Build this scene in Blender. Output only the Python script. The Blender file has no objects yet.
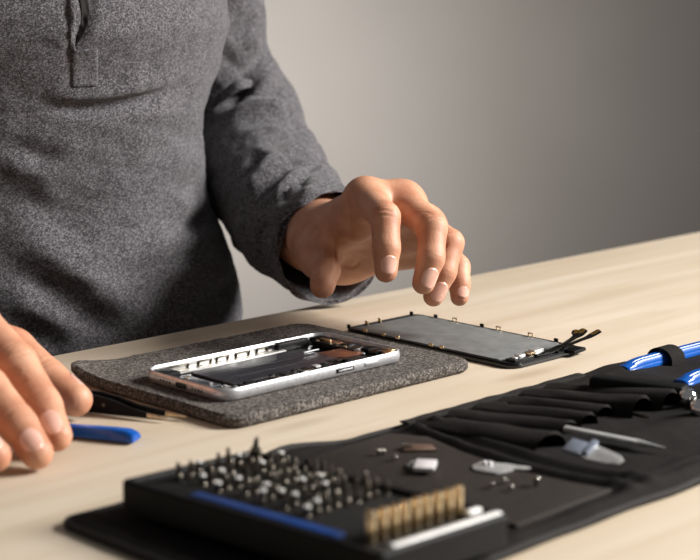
import bpy, bmesh, math, random
import numpy as np
from mathutils import Vector, Matrix, noise
from mathutils.bvhtree import BVHTree

random.seed(7)
SC = bpy.context.scene
COL = SC.collection
R = math.radians

# ------------------------------------------------------------------ camera
FPX, PITCH, HCAM, ZT = 1660.0, R(10.6), 0.2275, 0.98      # focal length in px, tilt, height over table, table height
CP, SP = math.cos(PITCH), math.sin(PITCH)
cam_d = bpy.data.cameras.new('camera')
cam = bpy.data.objects.new('camera', cam_d); COL.objects.link(cam)
cam_d.sensor_width = 36.0; cam_d.lens = FPX * 36.0 / 700.0
cam.location = (0, 0, ZT + HCAM); cam.rotation_euler = (R(90) - PITCH, 0, 0)
cam_d.clip_start = 0.05
cam_d.dof.use_dof = True; cam_d.dof.focus_distance = 0.98; cam_d.dof.aperture_fstop = 10
SC.camera = cam

def ray(px, py):
    a = (px - 350) / FPX; b = -(py - 280) / FPX
    return Vector((a, CP + b * SP, -SP + b * CP))
def at(px, py, z=0.0):                      # point at height z over the table, along a sight line
    d = ray(px, py); t = (z - HCAM) / d.z
    return Vector((d.x * t, d.y * t, ZT + z))
def cp(px, py, depth):                      # point at a real distance in front of the camera
    d = ray(px, py); t = depth / d.y
    return Vector((d.x * t, depth, ZT + HCAM + d.z * t))
TH = R(44.5)
EU = Vector((math.cos(TH), math.sin(TH), 0)); EV = Vector((math.sin(TH), -math.cos(TH), 0))
def T(u, v, z=0.0):                         # table frame: u along the far edge, v across, towards the camera
    p = EU * u + EV * v
    return Vector((p.x, p.y, ZT + z))

# ------------------------------------------------------------------ materials
def lin(c):
    return tuple(((x / 255.0) / 12.92 if x / 255.0 <= 0.04045 else ((x / 255.0 + 0.055) / 1.055) ** 2.4) for x in c) + (1,)
def mat(name, col, rough=0.5, metal=0.0, col2=None, scale=200.0, bump=0.0, bscale=None, detail=3.0, spec=0.5,
        stretch=None, sss=0.0, coat=0.0, lo=0.35, hi=0.65, trans=0.0, sheen=0.0):
    m = bpy.data.materials.new(name); m.use_nodes = True
    nt = m.node_tree; N = nt.nodes; L = nt.links
    b = N['Principled BSDF']
    b.inputs['Roughness'].default_value = rough; b.inputs['Metallic'].default_value = metal
    b.inputs['Specular IOR Level'].default_value = spec
    b.inputs['Coat Weight'].default_value = coat
    b.inputs['Transmission Weight'].default_value = trans
    b.inputs['Sheen Weight'].default_value = sheen
    if sss:
        b.inputs['Subsurface Weight'].default_value = sss
        b.inputs['Subsurface Radius'].default_value = (0.006, 0.0022, 0.0012)
        b.inputs['Subsurface Scale'].default_value = 1.0
    tc = N.new('ShaderNodeTexCoord'); mp = N.new('ShaderNodeMapping')
    L.new(tc.outputs['Object'], mp.inputs['Vector'])
    if stretch: mp.inputs['Scale'].default_value = stretch
    c1 = lin(col); c2 = lin(col2) if col2 else tuple(x * 0.8 for x in c1[:3]) + (1,)
    nz = N.new('ShaderNodeTexNoise'); nz.inputs['Scale'].default_value = scale; nz.inputs['Detail'].default_value = detail
    L.new(mp.outputs['Vector'], nz.inputs['Vector'])
    cr = N.new('ShaderNodeValToRGB'); cr.color_ramp.elements[0].position = lo; cr.color_ramp.elements[1].position = hi
    cr.color_ramp.elements[0].color = c2; cr.color_ramp.elements[1].color = c1
    L.new(nz.outputs['Fac'], cr.inputs['Fac']); L.new(cr.outputs['Color'], b.inputs['Base Color'])
    if bump:
        n2 = N.new('ShaderNodeTexNoise'); n2.inputs['Scale'].default_value = bscale or scale; n2.inputs['Detail'].default_value = 4
        L.new(mp.outputs['Vector'], n2.inputs['Vector'])
        bp = N.new('ShaderNodeBump'); bp.inputs['Strength'].default_value = bump; bp.inputs['Distance'].default_value = 0.001
        L.new(n2.outputs['Fac'], bp.inputs['Height']); L.new(bp.outputs['Normal'], b.inputs['Normal'])
    return m

M = {}
M['wall'] = mat('painted_wall', (173, 166, 158), 0.9, col2=(168, 161, 153), scale=3, bump=0.05, bscale=60)
M['floor'] = mat('grey_floor', (105, 98, 90), 0.7, col2=(85, 80, 74), scale=4)
M['steel_leg'] = mat('dark_painted_steel', (40, 40, 42), 0.4, 0.6)
M['skin'] = mat('skin', (200, 150, 120), 0.54, col2=(177, 119, 91), scale=70, bump=0.22, bscale=800, detail=5, sss=0.12, spec=0.4, lo=0.3, hi=0.68)
M['nail'] = mat('fingernail', (226, 180, 162), 0.24, col2=(216, 164, 144), scale=120, spec=0.6, coat=0.6)
M['trousers'] = mat('dark_denim', (38, 42, 54), 0.9, col2=(28, 31, 40), scale=500)
M['shoe'] = mat('shoe_leather', (40, 34, 30), 0.5)
M['hair'] = mat('dark_hair', (48, 36, 28), 0.6, col2=(30, 22, 16), scale=300)
M['felt'] = mat('grey_felt', (128, 121, 114), 0.95, col2=(46, 43, 41), scale=760, bump=0.9, bscale=800, detail=5, spec=0.1, lo=0.38, hi=0.66)
M['nylon'] = mat('black_nylon_fabric', (34, 31, 30), 0.85, col2=(22, 20, 19), scale=900, bump=0.5, bscale=1500, spec=0.12)
M['gap_shade'] = mat('placket_shade', (26, 24, 23), 0.85, col2=(20, 18, 18), scale=700, spec=0.3)  # dark colour standing for shade inside the shirt opening
M['mat_grey'] = mat('matte_charcoal_pad', (50, 45, 41), 0.66, col2=(44, 39, 36), scale=300, spec=0.15)
M['binding'] = mat('black_binding_tape', (46, 43, 41), 0.65, col2=(28, 26, 25), scale=1200, bump=0.6, bscale=1800, spec=0.2)
M['black_plastic'] = mat('black_plastic', (15, 15, 16), 0.55, col2=(12, 12, 13), scale=80, bump=0.1, bscale=900, spec=0.15)
M['insert'] = mat('black_foam_insert', (30, 28, 26), 0.75, col2=(20, 19, 18), scale=600, bump=0.4, spec=0.15)
M['blue'] = mat('blue_plastic', (2, 84, 172), 0.3, col2=(2, 72, 152), scale=60, spec=0.5)
M['blue_deep'] = mat('deep_blue_plastic', (0, 50, 112), 0.45, col2=(0, 42, 98), scale=60)
M['silver'] = mat('brushed_silver', (222, 222, 224), 0.34, 0.75, col2=(204, 204, 207), scale=400)
M['silver_matte'] = mat('matte_silver', (205, 203, 198), 0.45, 0.55, col2=(185, 185, 186), scale=300)
M['bright_metal'] = mat('bright_inner_metal', (236, 234, 230), 0.35, 0.75, col2=(214, 212, 208), scale=250)
M['pale_strip'] = mat('pale_plastic', (228, 226, 222), 0.4, col2=(214, 212, 208), scale=120)
M['steel'] = mat('tool_steel', (176, 172, 164), 0.24, 1.0, col2=(150, 146, 138), scale=300)
M['dark_steel'] = mat('dark_tool_steel', (112, 106, 97), 0.3, 1.0, col2=(84, 79, 72), scale=300)
M['champagne'] = mat('champagne_steel', (230, 208, 172), 0.28, 0.95, col2=(196, 170, 130), scale=500)
M['brown_metal'] = mat('dull_brown_metal', (128, 106, 92), 0.4, 0.6, col2=(104, 84, 72), scale=200)
M['chrome'] = mat('chrome', (235, 235, 235), 0.08, 1.0, col2=(225, 225, 226), scale=50)
M['bit_glint'] = mat('bit_face_glint', (250, 248, 242), 0.35, 0.1, col2=(244, 241, 234), scale=200)  # glint on the flat bit ends, painted as near-white colour
M['gold'] = mat('gold_contact', (222, 176, 92), 0.3, 1.0)
M['copper'] = mat('copper_film', (120, 74, 52), 0.45, 0.3, col2=(92, 56, 40), scale=150)
M['graphite'] = mat('graphite_plate', (120, 121, 120), 0.5, 0.15, col2=(106, 107, 106), scale=130)
M['battery'] = mat('battery_wrap', (40, 40, 46), 0.32, col2=(30, 30, 35), scale=40, spec=0.5)
M['circuit'] = mat('black_circuit', (26, 25, 25), 0.4, col2=(60, 52, 42), scale=420, lo=0.2, hi=0.42)
M['black_gloss'] = mat('black_gloss', (16, 16, 17), 0.22)
M['white_part'] = mat('pale_metal_face', (226, 222, 222), 0.4, 0.2, col2=(206, 200, 200), scale=120)
M['acrylic'] = mat('clear_bluish_plastic', (150, 158, 172), 0.2, col2=(120, 128, 142), scale=60, spec=0.6)

def flecks(m, cols, sc, mixf=0.5, stretch=(1, 1, 1)):
    """salt-and-pepper fibres: random cells blended with fine noise"""
    nt = m.node_tree; N = nt.nodes; L = nt.links; b = N['Principled BSDF']
    tc = N.new('ShaderNodeTexCoord'); mp = N.new('ShaderNodeMapping'); mp.inputs['Scale'].default_value = stretch; mp.inputs['Rotation'].default_value = (.2, .5, .3)
    L.new(tc.outputs['Object'], mp.inputs['Vector'])
    v = N.new('ShaderNodeTexVoronoi'); v.inputs['Scale'].default_value = sc; L.new(mp.outputs['Vector'], v.inputs['Vector'])
    sx = N.new('ShaderNodeSeparateColor'); L.new(v.outputs['Color'], sx.inputs[0])
    n = N.new('ShaderNodeTexNoise'); n.inputs['Scale'].default_value = sc * .55; n.inputs['Detail'].default_value = 3; L.new(mp.outputs['Vector'], n.inputs['Vector'])
    mx = N.new('ShaderNodeMix'); mx.data_type = 'FLOAT'; mx.inputs[0].default_value = mixf
    L.new(sx.outputs[0], mx.inputs[2]); L.new(n.outputs['Fac'], mx.inputs[3])
    cr = N.new('ShaderNodeValToRGB'); e = cr.color_ramp.elements
    e[0].position = cols[0][0]; e[0].color = lin(cols[0][1]); e[1].position = cols[-1][0]; e[1].color = lin(cols[-1][1])
    for p, c in cols[1:-1]: cr.color_ramp.elements.new(p).color = lin(c)
    L.new(mx.outputs[0], cr.inputs['Fac']); L.new(cr.outputs['Color'], b.inputs['Base Color'])
    bp = N.new('ShaderNodeBump'); bp.inputs['Strength'].default_value = .5; bp.inputs['Distance'].default_value = .0004
    L.new(mx.outputs[0], bp.inputs['Height']); L.new(bp.outputs['Normal'], b.inputs['Normal'])
flecks(M['felt'], [(.15, (50, 47, 45)), (.5, (80, 75, 71)), (.85, (128, 121, 115))], 1050, .35)

def wood():
    m = bpy.data.materials.new('pale_birch_wood'); m.use_nodes = True
    nt = m.node_tree; N = nt.nodes; L = nt.links; b = N['Principled BSDF']
    b.inputs['Roughness'].default_value = 0.55; b.inputs['Specular IOR Level'].default_value = 0.35
    tc = N.new('ShaderNodeTexCoord'); mp = N.new('ShaderNodeMapping'); mp.inputs['Scale'].default_value = (1.2, 14, 14)
    L.new(tc.outputs['Object'], mp.inputs['Vector'])
    n1 = N.new('ShaderNodeTexNoise'); n1.inputs['Scale'].default_value = 3.0; n1.inputs['Detail'].default_value = 8; n1.inputs['Distortion'].default_value = 0.6
    L.new(mp.outputs['Vector'], n1.inputs['Vector'])
    cr = N.new('ShaderNodeValToRGB'); e = cr.color_ramp.elements
    e[0].position = 0.30; e[0].color = lin((198, 180, 155)); e[1].position = 0.72; e[1].color = lin((216, 202, 182))
    L.new(n1.outputs['Fac'], cr.inputs['Fac'])
    mp2 = N.new('ShaderNodeMapping'); mp2.inputs['Scale'].default_value = (2.2, 9, 9); mp2.inputs['Location'].default_value = (0.35, 0.1, 0)
    L.new(tc.outputs['Object'], mp2.inputs['Vector'])
    vo = N.new('ShaderNodeTexVoronoi'); vo.inputs['Scale'].default_value = 1.6
    L.new(mp2.outputs['Vector'], vo.inputs['Vector'])
    c2 = N.new('ShaderNodeValToRGB'); f = c2.color_ramp.elements
    f[0].position = 0.03; f[0].color = (0.55, 0.47, 0.38, 1); f[1].position = 0.12; f[1].color = (1, 1, 1, 1)
    L.new(vo.outputs['Distance'], c2.inputs['Fac'])
    mx = N.new('ShaderNodeMix'); mx.data_type = 'RGBA'; mx.blend_type = 'MULTIPLY'; mx.inputs[0].default_value = 0.42
    L.new(cr.outputs['Color'], mx.inputs[6]); L.new(c2.outputs['Color'], mx.inputs[7])
    L.new(mx.outputs[2], b.inputs['Base Color'])
    bp = N.new('ShaderNodeBump'); bp.inputs['Strength'].default_value = 0.08; bp.inputs['Distance'].default_value = 0.001
    L.new(n1.outputs['Fac'], bp.inputs['Height']); L.new(bp.outputs['Normal'], b.inputs['Normal'])
    return m
M['wood'] = wood()

def melange():
    m = bpy.data.materials.new('grey_melange_jersey'); m.use_nodes = True
    nt = m.node_tree; N = nt.nodes; L = nt.links; b = N['Principled BSDF']
    b.inputs['Roughness'].default_value = 0.95; b.inputs['Specular IOR Level'].default_value = 0.1
    b.inputs['Sheen Weight'].default_value = 0.15; b.inputs['Sheen Roughness'].default_value = 0.5
    tc = N.new('ShaderNodeTexCoord'); mp = N.new('ShaderNodeMapping'); mp.inputs['Scale'].default_value = (1, 1, 1.5)
    mp.inputs['Rotation'].default_value = (0.2, 0.5, 0.3)
    L.new(tc.outputs['Object'], mp.inputs['Vector'])
    n1 = N.new('ShaderNodeTexNoise'); n1.inputs['Scale'].default_value = 560; n1.inputs['Detail'].default_value = 4; n1.inputs['Roughness'].default_value = 0.7
    L.new(mp.outputs['Vector'], n1.inputs['Vector'])
    cr = N.new('ShaderNodeValToRGB'); e = cr.color_ramp.elements
    e[0].position = 0.36; e[0].color = lin((48, 45, 47)); e[1].position = 0.64; e[1].color = lin((156, 150, 151))
    mid = cr.color_ramp.elements.new(0.5); mid.color = lin((88, 84, 86))
    L.new(n1.outputs['Fac'], cr.inputs['Fac']); L.new(cr.outputs['Color'], b.inputs['Base Color'])
    bp = N.new('ShaderNodeBump'); bp.inputs['Strength'].default_value = 0.5; bp.inputs['Distance'].default_value = 0.0006
    L.new(n1.outputs['Fac'], bp.inputs['Height']); L.new(bp.outputs['Normal'], b.inputs['Normal'])
    return m
M['shirt'] = melange()
flecks(M['shirt'], [(.15, (44, 43, 46)), (.5, (74, 72, 75)), (.85, (126, 123, 126))], 1150, .4, (1, 1, 1.3))

# ------------------------------------------------------------------ mesh helpers
def link(o, parent=None):
    COL.objects.link(o)
    if parent is not None: o.parent = parent
    return o
def tag(o, label=None, cat=None, group=None, kind=None):
    if label: o['label'] = label
    if cat: o['category'] = cat
    if group: o['group'] = group
    if kind: o['kind'] = kind
    return o
def empty(name, loc, rz=0.0, rot=None):
    o = bpy.data.objects.new(name, None); COL.objects.link(o); o.empty_display_size = 0.02
    o.location = loc; o.rotation_euler = rot or (0, 0, rz)
    return o
def obj(name, bm, m, parent=None, smooth=40, loc=None, rot=None):
    me = bpy.data.meshes.new(name)
    bmesh.ops.recalc_face_normals(bm, faces=bm.faces)
    bm.to_mesh(me); bm.free()
    o = bpy.data.objects.new(name, me)
    for mm in (m if isinstance(m, (list, tuple)) else [m]): me.materials.append(mm)
    if smooth:
        for p in me.polygons: p.use_smooth = True
        if smooth < 180:
            me.set_sharp_from_angle(angle=R(smooth))
    if loc is not None: o.location = loc
    if rot is not None: o.rotation_euler = rot
    return link(o, parent)
def pyobj(name, verts, faces, m, parent=None, off=None, smooth=True):
    me = bpy.data.meshes.new(name)
    v = np.asarray(verts, float)
    if off is not None: v = v - np.array(off)
    me.from_pydata(v.tolist(), [], [list(map(int, f)) for f in faces]); me.update()
    me.materials.append(m)
    if smooth:
        for p in me.polygons: p.use_smooth = True
    return link(bpy.data.objects.new(name, me), parent)
def NB(): return bmesh.new()
def box(bm, c, s, bev=0.0, seg=2, rz=0.0, mtx=None, mi=0):
    b2 = bmesh.new(); bmesh.ops.create_cube(b2, size=1.0)
    for v in b2.verts: v.co = Vector((v.co.x * s[0], v.co.y * s[1], v.co.z * s[2]))
    if bev: bmesh.ops.bevel(b2, geom=b2.edges[:], offset=bev, segments=seg, affect='EDGES', profile=0.5)
    m = Matrix.Translation(c) @ Matrix.Rotation(rz, 4, 'Z')
    if mtx is not None: m = mtx @ m
    bmesh.ops.transform(b2, matrix=m, verts=b2.verts)
    for f in b2.faces: f.material_index = mi
    merge(bm, b2); return bm
def merge(bm, b2):
    t = bpy.data.meshes.new('t'); b2.to_mesh(t); b2.free(); bm.from_mesh(t); bpy.data.meshes.remove(t)
def lathe(bm, prof, seg=20, mtx=None, phase=0.0, close=True):
    rings = []
    for r, z in prof:
        if r <= 1e-7: rings.append([bm.verts.new((0, 0, z))])
        else: rings.append([bm.verts.new((r * math.cos(phase + 2 * math.pi * k / seg), r * math.sin(phase + 2 * math.pi * k / seg), z)) for k in range(seg)])
    for a, b in zip(rings, rings[1:]):
        for k in range(seg):
            k2 = (k + 1) % seg
            if len(a) == 1 and len(b) == 1: continue
            if len(a) == 1: bm.faces.new((a[0], b[k2], b[k]))
            elif len(b) == 1: bm.faces.new((a[k], a[k2], b[0]))
            else: bm.faces.new((a[k], a[k2], b[k2], b[k]))
    if close:
        if len(rings[0]) > 1: bm.faces.new(rings[0][::-1])
        if len(rings[-1]) > 1: bm.faces.new(rings[-1])
    if mtx is not None:
        bmesh.ops.transform(bm, matrix=mtx, verts=[v for r in rings for v in r])
    return bm
def cyl(bm, a, b, r, seg=16, r2=None, bev=0.0):
    a, b = Vector(a), Vector(b); d = b - a; L = d.length
    q = Vector((0, 0, 1)).rotation_difference(d).to_matrix().to_4x4()
    r2 = r if r2 is None else r2
    prof = [(r, 0), (r2, L)] if not bev else [(r - bev, 0), (r, bev), (r2, L - bev), (r2 - bev, L)]
    return lathe(bm, prof, seg, Matrix.Translation(a) @ q)
def prism(bm, pts, z0, z1, bev=0.0, seg=2):      # outline in x,y -> solid
    b2 = bmesh.new()
    lo = [b2.verts.new((x, y, z0)) for x, y in pts]; hi = [b2.verts.new((x, y, z1)) for x, y in pts]
    n = len(pts); b2.faces.new(lo[::-1]); b2.faces.new(hi)
    for k in range(n): b2.faces.new((lo[k], lo[(k + 1) % n], hi[(k + 1) % n], hi[k]))
    if bev:
        ed = [e for e in b2.edges if abs(e.verts[0].co.z - e.verts[1].co.z) < 1e-9]
        bmesh.ops.bevel(b2, geom=ed, offset=bev, segments=seg, affect='EDGES', profile=0.5)
    merge(bm, b2); return bm
def rrect(L, W, r, n=8, cx=0, cy=0):
    p = []
    for (sx, sy, a0) in ((1, 1, 0), (-1, 1, 90), (-1, -1, 180), (1, -1, 270)):
        for k in range(n + 1):
            a = R(a0 + 90 * k / n)
            p.append((cx + sx * (L / 2 - r) + r * math.cos(a), cy + sy * (W / 2 - r) + r * math.sin(a)))
    return p
def sweep(bm, pts, rad, seg=10, flat=None, caps=True):       # tube along points; rad a number or list; flat=(w,h) ribbon
    pts = [Vector(p) for p in pts]; n = len(pts)
    rad = rad if isinstance(rad, (list, tuple)) else [rad] * n
    rings = []; up = Vector((0, 0, 1))
    for i, p in enumerate(pts):
        t = (pts[min(i + 1, n - 1)] - pts[max(i - 1, 0)]).normalized()
        s = t.cross(up)
        if s.length < 1e-4: s = t.cross(Vector((1, 0, 0)))
        s.normalize(); w = s.cross(t).normalized()
        ring = []
        for k in range(seg):
            a = 2 * math.pi * (k + 0.5) / seg
            if flat:
                ca, sa = math.cos(a), math.sin(a)
                q = max(abs(ca), abs(sa)); ring.append(bm.verts.new(p + s * (ca / q * flat[0] / 2) + w * (sa / q * flat[1] / 2)))
            else: ring.append(bm.verts.new(p + (s * math.cos(a) + w * math.sin(a)) * rad[i]))
        rings.append(ring)
    for a, b in zip(rings, rings[1:]):
        for k in range(seg): bm.faces.new((a[k], a[(k + 1) % seg], b[(k + 1) % seg], b[k]))
    if caps: bm.faces.new(rings[0][::-1]); bm.faces.new(rings[-1])
    return bm
def smooth_path(pts, n=8):                                  # Catmull-Rom
    P = [np.array(p, float) for p in pts]; P = [2 * P[0] - P[1]] + P + [2 * P[-1] - P[-2]]
    out = []
    for i in range(1, len(P) - 2):
        for k in range(n):
            t = k / n
            out.append(0.5 * ((2 * P[i]) + (P[i + 1] - P[i - 1]) * t + (2 * P[i - 1] - 5 * P[i] + 4 * P[i + 1] - P[i + 2]) * t * t + (3 * P[i] - P[i - 1] - 3 * P[i + 1] + P[i + 2]) * t ** 3))
    out.append(P[-2]); return out
ORD = ['first', 'second', 'third', 'fourth', 'fifth', 'sixth', 'seventh', 'eighth', 'ninth', 'tenth', 'eleventh', 'twelfth']

# ------------------------------------------------------------------ the setting
bm = NB(); box(bm, (0, 1.6, -0.05), (7, 5.2, 0.1)); tag(obj('floor', bm, M['floor'], smooth=0), kind='structure')
bm = NB(); box(bm, (0, 3.35, 1.4), (7, 0.1, 2.8)); tag(obj('wall_back', bm, M['wall'], smooth=0), kind='structure')
bm = NB(); box(bm, (0, 3.29, 0.05), (7, 0.02, 0.1), 0.004); tag(obj('baseboard_back', bm, M['wall'], smooth=0), kind='structure')

VE = -0.818                                                 # far edge of the table in the table frame
tb = empty('workbench', (T(0.75, VE + 0.38).x, T(0.75, VE + 0.38).y, 0), TH)
tag(tb, 'long pale birch workbench with the tools and phone parts spread on it', 'table')
bm = NB(); box(bm, (0, 0, ZT - 0.018), (2.3, 0.76, 0.036), 0.003); obj('tabletop', bm, M['wood'], tb)
for sx in (-1, 1):
    for sy in (-1, 1):
        bm = NB(); box(bm, (sx * 1.05, sy * 0.32, (ZT - 0.036) / 2), (0.06, 0.06, ZT - 0.036), 0.003); obj('leg', bm, M['steel_leg'], tb)
for sy in (-1, 1):
    bm = NB(); box(bm, (0, sy * 0.32, ZT - 0.076), (2.04, 0.03, 0.08), 0.002); obj('apron_rail', bm, M['steel_leg'], tb)

# ------------------------------------------------------------------ signed-distance modelling for skin
def rcone(P, a, b, ra, rb):
    a = np.array(a, np.float32); b = np.array(b, np.float32); ab = b - a
    t = np.clip(((P - a) @ ab) / max(float(ab @ ab), 1e-12), 0, 1)
    return np.linalg.norm(P - a - t[..., None] * ab, axis=-1) - (ra + t * (rb - ra))
def ellip(P, c, r, rot=None):
    q = P - np.array(c, np.float32)
    if rot is not None: q = q @ np.array(rot, np.float32)
    q = q / np.array(r, np.float32)
    return (np.linalg.norm(q, axis=-1) - 1) * min(r)
def smin(a, b, k):
    h = np.clip(0.5 + 0.5 * (b - a) / k, 0, 1)
    return b + (a - b) * h - k * h * (1 - h)
def surface_nets(F, org, h):
    nx, ny, nz = F.shape; S = F < 0
    c = sum(S[i:nx - 1 + i, j:ny - 1 + j, k:nz - 1 + k].astype(np.int8) for i in (0, 1) for j in (0, 1) for k in (0, 1))
    act = (c > 0) & (c < 8); idx = np.argwhere(act)
    num = -np.ones(act.shape, np.int64); num[act] = np.arange(len(idx))
    acc = np.zeros((len(idx), 3)); cnt = np.zeros(len(idx))
    cor = [(i, j, k) for i in (0, 1) for j in (0, 1) for k in (0, 1)]
    for a in cor:
        for ax in range(3):
            if a[ax]: continue
            b = list(a); b[ax] = 1
            fa = F[idx[:, 0] + a[0], idx[:, 1] + a[1], idx[:, 2] + a[2]]; fb = F[idx[:, 0] + b[0], idx[:, 1] + b[1], idx[:, 2] + b[2]]
            cr = (fa < 0) != (fb < 0)
            t = np.where(cr, fa / np.where(cr, fa - fb, 1), 0)
            p = np.tile(np.array(a, float), (len(idx), 1)); p[:, ax] = t
            acc[cr] += p[cr]; cnt[cr] += 1
    V = (idx + acc / cnt[:, None]) * h + np.array(org)
    faces = []
    for ax in range(3):
        sl0 = [slice(1, n - 1) for n in F.shape]; sl0[ax] = slice(0, F.shape[ax] - 1)
        sl1 = list(sl0); sl1[ax] = slice(1, F.shape[ax])
        s0, s1 = S[tuple(sl0)], S[tuple(sl1)]
        e = np.argwhere(s0 != s1); inside = s0[s0 != s1]
        e = e + np.array([1 if a != ax else 0 for a in range(3)])
        b_, c_ = [(1, 2), (2, 0), (0, 1)][ax]
        def cell(db, dc):
            q = e.copy(); q[:, b_] += db; q[:, c_] += dc
            return num[q[:, 0], q[:, 1], q[:, 2]]
        q = np.stack([cell(-1, -1), cell(0, -1), cell(0, 0), cell(-1, 0)], 1)
        q[~inside] = q[~inside][:, ::-1]
        faces.append(q)
    return V, np.concatenate(faces)
def grid_for(pts, pad, h):
    pts = np.array(pts); lo = pts.min(0) - pad; hi = pts.max(0) + pad
    n = np.ceil((hi - lo) / h).astype(int) + 1
    g = np.stack(np.meshgrid(*[lo[i] + h * np.arange(n[i]) for i in range(3)], indexing='ij'), -1).astype(np.float32)
    return g, lo

def hand_mesh(palm, fingers, forearm, h=0.0011):
    """palm: list of (a, b, ra, rb); fingers: list of dicts pts, r; forearm the same as palm."""
    pts = [p for s in palm + forearm for p in s[:2]] + [p for f in fingers for p in f['pts']]
    G, lo = grid_for(pts, 0.03, h)
    D = None
    for s in palm:
        d = rcone(G, *s); D = d if D is None else smin(D, d, s[4] if False else 0.010)
    for s in forearm: D = smin(D, rcone(G, *s), 0.014)
    out = None
    for f in fingers:
        d = None
        for i in range(len(f['pts']) - 1):
            e = rcone(G, f['pts'][i], f['pts'][i + 1], f['r'][i], f['r'][i + 1])
            d = e if d is None else smin(d, e, 0.0025)
        for c, r in f.get('blobs', []): d = smin(d, np.linalg.norm(G - np.array(c, np.float32), axis=-1) - r, 0.004)
        d = smin(D, d, f.get('k', 0.006))
        out = d if out is None else np.minimum(out, d)
    V, Fq = surface_nets(out, lo, h)
    # relax a little
    nb = np.zeros_like(V); ct = np.zeros(len(V))
    E = np.concatenate([Fq[:, [0, 1]], Fq[:, [1, 2]], Fq[:, [2, 3]], Fq[:, [3, 0]]])
    for _ in range(3):
        nb[:] = 0; ct[:] = 0
        np.add.at(nb, E[:, 0], V[E[:, 1]]); np.add.at(ct, E[:, 0], 1); np.add.at(nb, E[:, 1], V[E[:, 0]]); np.add.at(ct, E[:, 1], 1)
        V = V * 0.5 + 0.5 * nb / ct[:, None]
    return V, Fq
def vnormals(V, Fq):
    n = np.cross(V[Fq[:, 2]] - V[Fq[:, 0]], V[Fq[:, 3]] - V[Fq[:, 1]]); N = np.zeros_like(V)
    for k in range(4): np.add.at(N, Fq[:, k], n)
    return N / (np.linalg.norm(N, axis=1)[:, None] + 1e-12)
def crease(V, N, c, axis, dors, rad, offs, amp=0.0006, w=0.0007):
    """wrinkles across the back of a knuckle"""
    c, axis, dors = map(lambda q: np.array(q, float), (c, axis, dors)); axis /= np.linalg.norm(axis); dors /= np.linalg.norm(dors)
    q = V - c; s = q @ axis; near = np.linalg.norm(q, axis=1) < rad * 1.9
    face = np.clip((N @ dors) * 1.6, 0, 1) * near
    side = np.cross(axis, dors); lat = q @ side
    for o, a in offs:
        V -= N * (face * a * amp * np.exp(-((s - o - 4.0 * lat * lat * (1 if o < 0 else -1) * 4) / w) ** 2))[:, None]
def project(V, F, pix):
    bv = BVHTree.FromPolygons([Vector(p) for p in V], [tuple(int(i) for i in f) for f in F])
    o = Vector((0, 0, ZT + HCAM)); out = []
    for i in range(len(pix) - 1):
        for k in range(14):
            t = k / 14; h = bv.ray_cast(o, ray(pix[i][0] + (pix[i + 1][0] - pix[i][0]) * t, pix[i][1] + (pix[i + 1][1] - pix[i][1]) * t).normalized())[0]
            if h is not None: out.append(np.array(h))
    return np.array(out)
def fold(V, N, F, folds):
    base = V.copy(); D = np.zeros(len(V))
    for pix, amp, w in folds:
        pix = smooth_path([(x, y, 0) for x, y in pix], 5); P = project(base, F, [(p[0], p[1]) for p in pix])
        if len(P) < 2: continue
        lo, hi = P.min(0) - 3 * w, P.max(0) + 3 * w
        sel = np.where(((base > lo) & (base < hi)).all(1))[0]
        if not len(sel): continue
        d = np.linalg.norm(base[sel][:, None] - P[None], axis=2); k = d.argmin(1); dm = d.min(1)
        e = np.minimum(1, 3.2 * np.minimum(k + 1, len(P) - k) / len(P))
        D[sel] += amp * e * np.exp(-(dm / w) ** 2)
    return V + N * D[:, None]
def nail(dip, tip, dors, r0, r1, parent, off, s0=0.42, s1=1.16, half=0.9, name='fingernail'):
    dip, tip = np.array(dip, float), np.array(tip, float); ax = tip - dip; L = np.linalg.norm(ax); ax /= L
    d = np.array(dors, float); d -= ax * (d @ ax); d /= np.linalg.norm(d); sd = np.cross(ax, d)
    vs = []; nu, nv = 11, 11
    for i in range(nu):
        s = s0 + (s1 - s0) * i / (nu - 1); e = i / (nu - 1)
        r = r0 + (r1 - r0) * min(s, 1.0)
        over = max(0.0, s - 0.86) * L
        wmul = min(1.0, 0.62 + 1.6 * e) * (1.0 if e < 0.8 else 1 - 2.2 * (e - 0.8) ** 1.3)
        for j in range(nv):
            a = half * wmul * (2 * j / (nv - 1) - 1)
            rr = r + 0.00025 - 0.010 * max(0, over / 0.01) ** 2 * 0.22
            ss = s * L - (abs(2 * j / (nv - 1) - 1) ** 2) * (0.0012 * (1 - e) * -1 + 0.0012 * e)
            vs.append(dip + ax * ss + (d * math.cos(a) + sd * math.sin(a)) * rr)
    top = len(vs)
    ctr = dip + ax * L * 0.7
    low = [np.array(p) - (d * 0.0012) for p in vs]
    F = []
    for i in range(nu - 1):
        for j in range(nv - 1):
            a = i * nv + j
            F.append((a, a + 1, a + nv + 1, a + nv)); F.append((a + top, a + nv + top, a + nv + 1 + top, a + 1 + top))
    rim = [j for j in range(nv)] + [i * nv + nv - 1 for i in range(1, nu)] + [(nu - 1) * nv + j for j in range(nv - 2, -1, -1)] + [i * nv for i in range(nu - 2, 0, -1)]
    for a, b in zip(rim, rim[1:] + rim[:1]): F.append((a, a + top, b + top, b))
    return pyobj(name, vs + low, F, M['nail'], parent, off)

# ------------------------------------------------------------------ the person
PC = Vector((-0.25, 1.17, 0.0))
person = empty('person', PC)
tag(person, 'person in a grey long-sleeved shirt at the bench, one hand hovering over the phone screen', 'person')
off = tuple(PC)
body_V, body_F = [], []
def add_body(V, F):
    base = sum(len(v) for v in body_V); body_V.append(np.asarray(V)); body_F.extend([tuple(int(i) + base for i in f) for f in F])

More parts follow.
